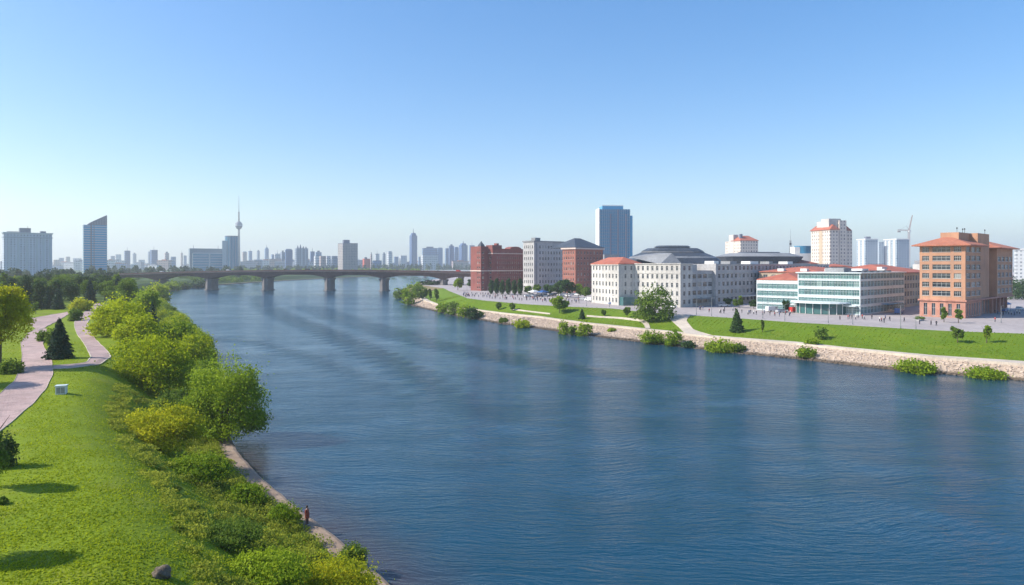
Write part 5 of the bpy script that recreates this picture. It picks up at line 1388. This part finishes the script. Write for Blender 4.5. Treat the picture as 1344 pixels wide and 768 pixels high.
#PART4
# ------------------------------------------------------------------ bridge
def build_bridge():
    e = empty('road_bridge', (-180, 645, 0), 0, 'long low maroon girder bridge on grey piers crossing the river', 'bridge')
    ox, oy = -180, 645
    def line(x): return 665 - 0.179 * (x + 291)
    def zt(x): return 19.2 - 3.3 * ((x + 170) / 200) ** 2 * (1 if abs(x + 170) < 200 else 1)
    piers = [-345, -291, -233, -171, -118, -62, -46, 2, 50]
    main = [-345, -291, -233, -171, -118, -62]
    def under(x):
        d = min(abs(x - p) for p in main + [-400, 2, 50])
        return 4.2 + 3.4 * max(0, 1 - d / 20) ** 2
    W = 12.0
    xs = list(np.arange(-470, 75, 3.0))
    def zz(x):
        z = zt(x); return max(z, 11.0)
    def strip(name, mat, y0, y1, top, bot, inset=0.0):
        m = MB(); pr = None
        for x in xs:
            y = line(x); c = [(x - ox, y + y0 - oy, top(x)), (x - ox, y + y1 - oy, top(x)), (x - ox, y + y1 - oy - inset, bot(x)), (x - ox, y + y0 - oy + inset, bot(x))]
            if pr:
                for i in range(4):
                    j = (i + 1) % 4; m.face([pr[i], c[i], c[j], pr[j]])
            else: m.face(c)
            pr = c
        m.face(pr[::-1]); return m.build(name, mat, e)
    strip('girder', M['bridge'], -W + 1.2, W - 1.2, lambda x: zz(x) - 1.35, lambda x: zz(x) - under(x), 1.0)
    strip('deck', M['concrete'], -W, W, lambda x: zz(x) - 0.6, lambda x: zz(x) - 1.34)
    strip('parapet', M['bridge'], -W - .1, -W + 0.25, lambda x: zz(x) + 0.45, lambda x: zz(x) - 1.0)
    strip('parapet', M['bridge'], W - .25, W + 0.1, lambda x: zz(x) + 0.45, lambda x: zz(x) - 1.0)
    strip('road_surface', M['roof_grey'], -W + .3, W - .3, lambda x: zz(x) - 0.55, lambda x: zz(x) - 0.597)
    for p in piers:
        y = line(p); m = MB(); h = zz(p) - under(p) + .3; w = 2.8 if p in main else 1.8
        m.prism([(p - ox - w, y - oy - 8), (p - ox, y - oy - 10), (p - ox + w, y - oy - 8), (p - ox + w, y - oy + 8), (p - ox, y - oy + 10), (p - ox - w, y - oy + 8)], -1.5, h)
        m.prism([(p - ox - w * 1.25, y - oy - 9), (p - ox + w * 1.25, y - oy - 9), (p - ox + w * 1.25, y - oy + 9), (p - ox - w * 1.25, y - oy + 9)], h - 1.6, h - 0.01)
        m.prism([(p - ox - w - .8, y - oy - 9.5), (p - ox, y - oy - 11.5), (p - ox + w + .8, y - oy - 9.5), (p - ox + w + .8, y - oy + 9.5), (p - ox, y - oy + 11.5), (p - ox - w - .8, y - oy + 9.5)], -1.5, 0.9)
        m.build('pier', M['pier'], e)
    for i, x in enumerate(range(-440, 60, 26)):
        m = MB(); y = line(x) - W + .5
        m.tube((x - ox, y - oy, zz(x) - .5), (x - ox, y - oy, zz(x) + 7), .09, .06, 6); m.tube((x - ox, y - oy, zz(x) + 7), (x - ox, y - oy + 2, zz(x) + 7.4), .06, .05, 6); m.box(x - ox - .12, x - ox + .12, y - oy + 1.6, y - oy + 2.6, zz(x) + 7.3, zz(x) + 7.45); m.build('lamp_post', M['metal'], e)
    return line, zz
BL_, BZ_ = build_bridge()
# elevated road further back
e = empty('viaduct', (0, 1050, 6), R(-3), 'pale elevated road in the haze behind the right end of the bridge', 'viaduct')
m = MB(); m.box(-140, 60, -6, 6, 8.6, 10.4); m.build('deck', M['white'], e)
m = MB(); m.box(-140, 60, -30, -20, 4.4, 6.0); m.build('lower_deck', M['pale_path'], e)
for i in range(9): m = MB(); m.box(-136 + i * 24, -133 + i * 24, -3, 3, -2, 8.59); m.build('pier', M['concrete'], e)
for i in range(9): m = MB(); m.box(-130 + i * 24, -128 + i * 24, -28, -22, -2, 4.39); m.build('pier', M['concrete'], e)

# ------------------------------------------------------------------ vehicles
CARCOL = {'white': (0.70, 0.70, 0.70), 'silver': (0.38, 0.39, 0.41), 'black': (0.02, 0.02, 0.022), 'red': (0.50, 0.03, 0.025), 'blue': (0.03, 0.10, 0.30)}
for k, c in CARCOL.items():
    m_, nt_, b_ = new_mat(k + '_car_paint'); b_.inputs['Base Color'].default_value = (*c, 1); b_.inputs['Roughness'].default_value = 0.3; b_.inputs['Coat Weight'].default_value = 0.5; M['car_' + k] = m_
_cars = {}
def car_mesh(col, van=False):
    if (col, van) in _cars: return _cars[(col, van)]
    m = MB()
    if van: prof = [(-2.5, .35), (-2.5, 1.95), (-2.3, 2.1), (1.2, 2.1), (1.9, 1.2), (2.5, 1.0), (2.5, .35)]; gl = [(0.6, 1.25, 1.45, 1.25, 1.05, 1.95, 0.6, 1.95)]; hw = .95
    else: prof = [(-2.2, .3), (-2.25, .85), (-2.0, .98), (-1.45, 1.02), (-0.95, 1.42), (0.55, 1.44), (1.15, 1.0), (2.0, .86), (2.2, .7), (2.2, .3)]; gl = [(-1.25, 1.0, -0.25, 1.0, -0.25, 1.36, -0.9, 1.36), (-0.15, 1.0, 0.95, 1.0, 0.5, 1.38, -0.15, 1.38)]; hw = .86
    n = len(prof)
    m.face([(x, -hw, z) for x, z in prof][::-1]); m.face([(x, hw, z) for x, z in prof])
    for i in range(n):
        j = (i + 1) % n; a, c = prof[i], prof[j]
        g = 1 if (not van and i in (3, 5)) or (van and i == 3) else 0
        m.face([(a[0], -hw, a[1]), (a[0], hw, a[1]), (c[0], hw, c[1]), (c[0], -hw, c[1])][::-1], g)
    for q in gl:
        for s_ in (-1, 1):
            p = [(q[i], s_ * (hw + .01), q[i + 1]) for i in range(0, 8, 2)]; m.face(p if s_ < 0 else p[::-1], 1)
    for x in (-1.35, 1.4):
        for s_ in (-1, 1):
            m.tube((x, s_ * (hw - .18), .33), (x, s_ * (hw + .03), .33), .33, .33, 12, 2)
            m.tube((x, s_ * (hw + .031), .33), (x, s_ * (hw + .045), .33), .19, .17, 10, 3)
    me = m.mesh('car', [M['car_' + col], M['pane'], M['dark'], M['metal']]); _cars[(col, van)] = me; return me
def car(px, py, rz, col, label, group=None, van=False, pos=None):
    p = pos or P(px, py, 6)
    o = link(bpy.data.objects.new('van' if van else 'car', car_mesh(col, van))); o.location = p; o.rotation_euler = (0, 0, rz)
    return tag(o, label, 'van' if van else 'car', group)
rnd = random.Random(5)
spots = [(821,398.6,'white'),(829,399.4,'silver'),(836,400,'white'),(874,402.5,'black'),(881,403.3,'white'),(765,393.2,'silver'),(773,394.5,'white'),(781,396,'black'),(789,397,'white'),(797,398,'silver'),(805,399,'blue'),(812,399.5,'white')]
where = ['left of the cream block corner', 'before the big lone tree', 'behind the big lone tree']
for i, (px, py, c) in enumerate(spots):
    car(px, py + .8, GA + math.pi / 2 + rnd.uniform(-.1, .1), c, f'{c} parked car in the row before the cream corner block', 'cars parked before the cream block', van=(i in (6, 11)) )
car(950, 402.5, 0.1, 'white', 'white car standing alone before the long white building')
car(1043, 410, 0.5, 'red', 'red van beside the glass entrance canopy', van=True)
car(1014, 409, 0.25, 'white', 'white van before the low wing of the glass office building', van=True)
car(1026, 410.5, 0.25, 'silver', 'silver car between the white and the red van')
car(1180, 412, 0.8, 'blue', 'blue van parked beside the shaded glass wall', van=True)
car(1318, 409, 0.7, 'blue', 'blue car in the shade right of the orange building'); car(1338, 407, 0.7, 'white', 'white car at the right edge beyond the orange building')
for i in range(16):
    x = -430 + i * 30 + rnd.uniform(-9, 9); y = BL_(x) + rnd.choice([-7, -3.5, 3.5, 7]); c = rnd.choice(['white', 'silver', 'black', 'red', 'white'])
    car(0, 0, -0.17, c, f'{c} vehicle driving across the bridge', 'vehicles on the bridge', van=rnd.random() < .3, pos=Vector((x, y, BZ_(x) - .55)))
for i in range(26):
    px = rnd.uniform(690, 760); py = rnd.uniform(386.5, 390); c = rnd.choice(['white', 'silver', 'black', 'white'])
    car(px, py, GA + rnd.choice([0, 1.57]), c, f'{c} car parked at the foot of the tall white building', 'cars parked below the tall white building')

# ------------------------------------------------------------------ street furniture
def lamp(px, py, pyt, label, gate=None):
    p = P(px, py, 6); h = (py - pyt) * p.y / F
    e = empty('street_lamp', p, rnd.uniform(-.4, .4), label, 'street lamp')
    m = MB(); m.tube((0, 0, 0), (0, 0, h), .10, .055, 8); m.tube((0, 0, 0), (0, 0, .7), .17, .15, 8); m.build('pole', M['metal'], e)
    m = MB(); m.tube((0, 0, h), (1.5, 0, h + .35), .05, .04, 6); m.build('arm', M['metal'], e)
    m = MB(); m.box(1.3, 2.1, -.16, .16, h + .28, h + .42); m.build('lamp_head', M['dark'], e)
for a in [(1182,431,401,'street lamp before the left side of the orange building'),(1119,426,404,'street lamp before the corner of the glass office building'),(1087,424,405,'street lamp right of the curved glass entrance'),
          (914,413,392,'street lamp before the long white building, near the ramp top'),(934,415,391,'second street lamp right of the ramp top'),(1030,421,400,'street lamp before the low wing of the glass building'),
          (1001,418,399,'street lamp above the lone spruce'),(1314,424,402,'street lamp before the shaded side of the orange building'),(1202,432,420,'short lamp post by the kerb below the orange building'),
          (800,403,389,'street lamp before the cream corner block'),(770,402,388,'street lamp left of the cream corner block'),(640,390,377,'street lamp before the red building'),(613,385,372,'street lamp near the bridge abutment')]:
    lamp(*a)
M['blue_paint'] = plain('blue_fabric', (0.05, 0.22, 0.50), 0.6)
def kiosk(px, py, w, d, h, mat, name, label, cat):
    p = P(px, py, 6); e = empty(name, p, GA, label, cat)
    for x in (0, w):
        for y in (0, d): m = MB(); m.tube((x, y, 0), (x, y, h), .06, .06, 6); m.build('post', M['metal'], e)
    m = MB(); m.prism([(-.3, -.3), (w + .3, -.3), (w + .3, d + .3), (-.3, d + .3)], h, h + .9, inset=.8); m.box(-.3, w + .3, -.3, d + .3, h - .25, h - .002); m.build('awning', M[mat], e)
    m = MB(); m.box(.2, w - .2, .2, d * .6, 0, .95); m.build('counter', M['white'], e)
kiosk(808, 397.5, 4, 4, 2.6, 'white', 'market_tent', 'white tent roof standing among the parked cars', 'tent')
kiosk(700, 389, 5, 4, 2.6, 'white', 'market_tent', 'white tent at the foot of the tall white building', 'tent')
kiosk(712, 389.5, 5, 4, 2.6, 'car_blue', 'market_tent', 'blue tent beside the white one at the foot of the tall white building', 'tent')
kiosk(1166, 409.5, 5, 2.5, 2.8, 'blue_paint', 'market_tent', 'blue tent beside the shaded wall of the glass office building', 'tent')
kiosk(1322, 408, 5, 2.5, 2.6, 'blue_paint', 'market_tent', 'blue tent in the shade right of the orange building', 'tent')
kiosk(1312, 428, 8, .6, .7, 'car_red', 'barrier', 'low red barrier on the plaza right of the orange building', 'barrier') if False else None
# planter by the orange building
p = P(1207, 421, 6); e = empty('planter', p, GA, 'low stone planter with shrub at the left corner of the orange building', 'planter')
m = MB(); m.prism([(-2, -.7), (2, -.7), (2, .7), (-2, .7)], 0, .5, inset=-.05); m.build('trough', M['grey_stone'], e)
c = bpy.data.objects.new('foliage', crown_mesh('bush', 3.4, 1.1, 500, .25, M['leaf_mid'], 77)); c.location = (0, 0, .45); link(c, e)

# ------------------------------------------------------------------ people
def skin_person(name, joints, edges, radii, mats, assign, levels=2, root=0):
    me = bpy.data.meshes.new(name); me.from_pydata(joints, edges, []); me.update()
    o = bpy.data.objects.new(name, me); COL.objects.link(o)
    sk = o.modifiers.new('skin', 'SKIN'); sk.use_smooth_shade = True
    for i, v in enumerate(me.skin_vertices[0].data):
        v.radius = radii[i] if isinstance(radii[i], tuple) else (radii[i], radii[i]); v.use_root = (i == root)
    sb = o.modifiers.new('sub', 'SUBSURF'); sb.levels = levels; sb.render_levels = levels
    dg = bpy.context.evaluated_depsgraph_get(); dg.update(); ev = o.evaluated_get(dg)
    m2 = bpy.data.meshes.new_from_object(ev); bpy.data.objects.remove(o)
    m2.materials.clear()
    for q in mats: m2.materials.append(q)
    for p_ in m2.polygons: p_.material_index = assign(p_.center)
    m2.polygons.foreach_set('use_smooth', [True] * len(m2.polygons))
    return m2
M['skin'] = plain('skin', (0.55, 0.33, 0.24), 0.55); M['hair'] = plain('dark_hair', (0.03, 0.02, 0.015), 0.6)
M['rust'] = plain('rust_red_cloth', (0.32, 0.075, 0.045), 0.9); M['trouser'] = plain('dark_brown_cloth', (0.11, 0.05, 0.045), 0.9); M['shoe'] = plain('white_shoe', (0.75, 0.72, 0.68), 0.6)
def big_person():
    J = [(0,0,.95),(0,.01,1.15),(0,.01,1.38),(0,0,1.50),(0,-.02,1.60),(0,-.02,1.71),
         (-.19,.01,1.41),(-.24,.02,1.14),(-.21,-.08,.92),(-.20,-.12,.84),(.19,.01,1.41),(.25,.02,1.15),(.22,-.06,.92),(.21,-.10,.84),
         (-.10,0,.90),(-.11,-.02,.50),(-.12,.02,.10),(-.12,-.12,.04),(.10,0,.90),(.12,-.01,.50),(.13,.03,.10),(.14,-.11,.04)]
    E = [(0,1),(1,2),(2,3),(3,4),(4,5),(2,6),(6,7),(7,8),(8,9),(2,10),(10,11),(11,12),(12,13),(0,14),(14,15),(15,16),(16,17),(0,18),(18,19),(19,20),(20,21)]
    Rr = [(.15,.11),(.13,.10),(.16,.11),.055,(.085,.10),(.07,.085),.065,.045,.035,.03,.065,.045,.035,.03,.095,.065,.045,.04,.095,.065,.045,.04]
    def asg(c):
        if c.z < .09: return 3
        if c.z < .93 and abs(c.x) < .19: return 2
        if c.z > 1.46: return 0
        if abs(c.x) > .17 and c.z < .90: return 0
        return 1
    me = skin_person('person', J, E, Rr, [M['skin'], M['rust'], M['trouser'], M['shoe']], asg)
    g = G(403, 690); e = link(bpy.data.objects.new('person', me)); e.location = (g.x, g.y, g.z); e.rotation_euler = (0, 0, R(70))
    tag(e, 'person in a rust-red long top standing on the concrete ledge at the water', 'person')
    m = MB(); m.lathe([(.02, 1.585), (.088, 1.60), (.104, 1.68), (.095, 1.75), (.05, 1.795)], 16, c=(0, .012)); m.build('hair', M['hair'], e, True)
    m = MB(); m.lathe([(.20, .70), (.19, .95), (.155, 1.12), (.17, 1.32), (.10, 1.45)], 18); m.build('coat', M['rust'], e, True)
    m = MB()
    for s_ in (-1, 1): m.tube((s_ * .035, -.115, 1.665), (s_ * .035, -.125, 1.665), .012, .008, 8)
    m.build('eyes', M['dark'], e)
    m = MB(); m.tube((0, -.105, 1.655), (0, -.145, 1.625), .012, .016, 8); m.build('nose', M['skin'], e)
big_person()
_pp = {}
PC = {'dark': (0.03, 0.03, 0.045), 'white': (0.65, 0.63, 0.60), 'blue': (0.05, 0.09, 0.22), 'red': (0.38, 0.05, 0.05)}
for k, c in PC.items(): M['cloth_' + k] = plain(k + '_cloth', c, 0.9)
def small_mesh(col):
    if col in _pp: return _pp[col]
    J = [(0,0,.95),(0,0,1.35),(0,0,1.5),(0,0,1.66),(-.18,0,1.40),(-.24,.02,.88),(.18,0,1.40),(.24,-.02,.88),(-.1,.1,.5),(-.12,.18,.04),(.1,-.1,.5),(.12,-.16,.04)]
    E = [(0,1),(1,2),(2,3),(1,4),(4,5),(1,6),(6,7),(0,8),(8,9),(0,10),(10,11)]
    Rr = [.14,.15,.06,.10,.06,.035,.06,.035,.075,.05,.075,.05]
    _pp[col] = skin_person('person', J, E, Rr, [M['skin'], M['cloth_' + col], M['cloth_dark']], lambda c: 0 if c.z > 1.5 else (1 if c.z > .9 else 2), 1)
    return _pp[col]
def small_person(px, py, col, label, group=None):
    o = link(bpy.data.objects.new('person', small_mesh(col))); o.location = P(px, py, 6); o.rotation_euler = (0, 0, rnd.uniform(0, 6.28)); tag(o, label, 'person', group)
def crowd(n, a, b, ya, yb, c, d, where, group):
    for i in range(n):
        t = rnd.random(); px = a + (b - a) * t; py = (ya + (yb - ya) * t) + rnd.uniform(c, d); col = rnd.choice(['dark', 'dark', 'dark', 'blue', 'white', 'red'])
        small_person(px, py, col, f'distant person in a {col} top {where}', group)
crowd(120, 606, 760, 385, 395, 0, 5, 'in the crowd on the plaza before the red building', 'crowd on the plaza')
crowd(26, 915, 1040, 406, 413, 0, 4, 'on the plaza before the long white building', 'people before the long white building')
crowd(14, 1095, 1190, 416, 422, 0, 4, 'on the plaza before the glass office building', 'people before the glass offices')
for px, py, col, lab in [(1222,427,'dark','person in dark clothes alone on the plaza below the orange building'), (1229,428,'dark','second of three dark figures below the orange building'), (1207,426,'dark','dark figure left of the other two below the orange building'),
                    (1162,419,'blue','person in blue before the shaded glass wall'), (1306,423,'red','person in red before the right half of the orange building')]:
    small_person(px, py, col, lab)
for i in range(10): small_person(1306 + i * 3.6, 412 + (i % 4) * .8, rnd.choice(['blue', 'dark', 'white']), 'distant person in the shade right of the orange building', 'people beside the orange building')

# ------------------------------------------------------------------ box, rock, mast, crane
g = G(81, 517); e = empty('utility_box', g, 0.35, 'small white utility box standing on the lawn beside the wide path', 'box')
m = MB(); m.box(-.55, .5, -.4, .4, -.05, .95); m.build('housing', M['white'], e)
m = MB(); m.box(-.62, .57, -.47, .47, .952, 1.03); m.build('lid', M['panel'], e)
m = MB(); m.box(-.45, -.05, -.43, -.402, .12, .82); m.box(.0, .4, -.43, -.402, .12, .82); m.build('door', M['metal'], e)
def rock():
    import bmesh
    bm = bmesh.new(); bmesh.ops.create_icosphere(bm, subdivisions=4, radius=1)
    for v in bm.verts:
        c = v.co; d = 1 + .16 * math.sin(c.x * 3.1 + 1) * math.cos(c.y * 2.7) + .09 * math.sin(c.z * 6 + c.x * 5) + .04 * math.sin(c.x * 13 + c.y * 11)
        v.co = Vector((c.x * .48 * d, c.y * .40 * d, c.z * .36 * d))
    me = bpy.data.meshes.new('rock'); bm.to_mesh(me); bm.free()
    M['rock'] = noisy('weathered_rock', (0.05, 0.038, 0.028), (0.20, 0.16, 0.12), 2.5, .9, .8, 6); me.materials.append(M['rock'])
    g = G(212, 757); o = link(bpy.data.objects.new('rock', me)); o.location = (g.x, g.y, g.z + .15); o.rotation_euler = (0, .1, .6)
    tag(o, 'rounded brown rock lying in the grass near the bottom edge', 'rock')
rock()
def lattice(mb, a, b, w0, w1, n, r):
    a = Vector(a); b = Vector(b); d = (b - a).normalized(); t = d.cross(Vector((0, 1, 0.01))).normalized(); s_ = d.cross(t)
    def c(i, k):
        w = (w0 + (w1 - w0) * i / n) / 2; p = a.lerp(b, i / n); sx, sy = ((-1, -1), (1, -1), (1, 1), (-1, 1))[k]; return p + t * w * sx + s_ * w * sy
    for k in range(4):
        mb.tube(c(0, k), c(n, k), r, r, 5)
        for i in range(n): mb.tube(c(i, k), c(i + 1, (k + 1) % 4), r * .7, r * .7, 4); mb.tube(c(i, k), c(i, (k + 1) % 4), r * .6, r * .6, 4)
Y = 700; e = empty('lattice_mast', ((1037.5 - CX) / F * Y, Y, 6), 0, 'thin red and white lattice mast left of the cream tower', 'mast')
z1 = zof(315, Y); z2 = zof(301, Y)
m = MB(); lattice(m, (0, 0, 0), (0, 0, z1), 3.0, 1.0, 16, .16); m.build('lattice', M['metal'], e)
m = MB(); m.tube((0, 0, z1), (0, 0, z2), .22, .08, 6); m.build('tip', M['metal'], e); m = MB(); m.lathe([(.9, z1 - 5), (1.2, z1 - 4), (.9, z1 - 3)], 10); m.build('platform', M['dark'], e)
Y = 950; e = empty('tower_crane', ((1193 - CX) / F * Y, Y, 6), 0, 'tower crane with raised jib above the residential towers', 'crane'); k_ = Y / F
zj = 18 + (348 - 302.5) * k_
M['crane_red'] = plain('crane_red_paint', (0.42, 0.27, 0.24), .6)
m = MB(); lattice(m, (0, 0, 0), (0, 0, zj), 2.0, 2.0, 26, .13); m.build('mast', M['crane_red'], e)
m = MB(); lattice(m, (0, 0, zj), (4.5 * k_, 0, zj + 20 * k_), 1.6, .6, 14, .12); m.build('jib', M['crane_red'], e)
m = MB(); lattice(m, (0, 0, zj), (-15 * k_, 0, zj + .8), 1.6, 1.0, 9, .12); m.build('counter_jib', M['crane_red'], e)
m = MB(); m.box(-14.5 * k_, -11.5 * k_, -1, 1, zj - 2.6, zj - .7); m.build('counterweight', M['concrete'], e)
m = MB(); m.box(-1.2, 1.6, -2.6, -1.1, zj - 2.4, zj + .2); m.build('cab', M['white'], e)
m = MB(); m.tube((0, 0, zj), (-3 * k_, 0, zj + 6 * k_), .25, .2, 5); m.tube((-3 * k_, 0, zj + 6 * k_), (4.5 * k_, 0, zj + 20 * k_), .1, .1, 4); m.tube((-3 * k_, 0, zj + 6 * k_), (-13 * k_, 0, zj), .1, .1, 4); m.build('stays', M['metal'], e)

# ------------------------------------------------------------------ haze
m = MB(); m.box(-6000, 6000, -1700, 8400, -4, 290)
me = m.mesh('haze', [])
hm = bpy.data.materials.new('haze_air'); hm.use_nodes = True; nt = hm.node_tree
nt.nodes.remove(nt.nodes['Principled BSDF']); pv = nt.nodes.new('ShaderNodeVolumePrincipled')
pv.inputs['Color'].default_value = (0.87, 0.93, 1.0, 1); pv.inputs['Density'].default_value = 0.00017; pv.inputs['Anisotropy'].default_value = 0.3
nt.links.new(pv.outputs[0], nt.nodes['Material Output'].inputs['Volume']); me.materials.append(hm)
tag(link(bpy.data.objects.new('haze', me)), 'pale blue haze in the air', kind='stuff')
scene.cycles.volume_bounces = 2; scene.cycles.max_bounces = 6; scene.cycles.diffuse_bounces = 3; scene.cycles.glossy_bounces = 3; scene.cycles.transmission_bounces = 3
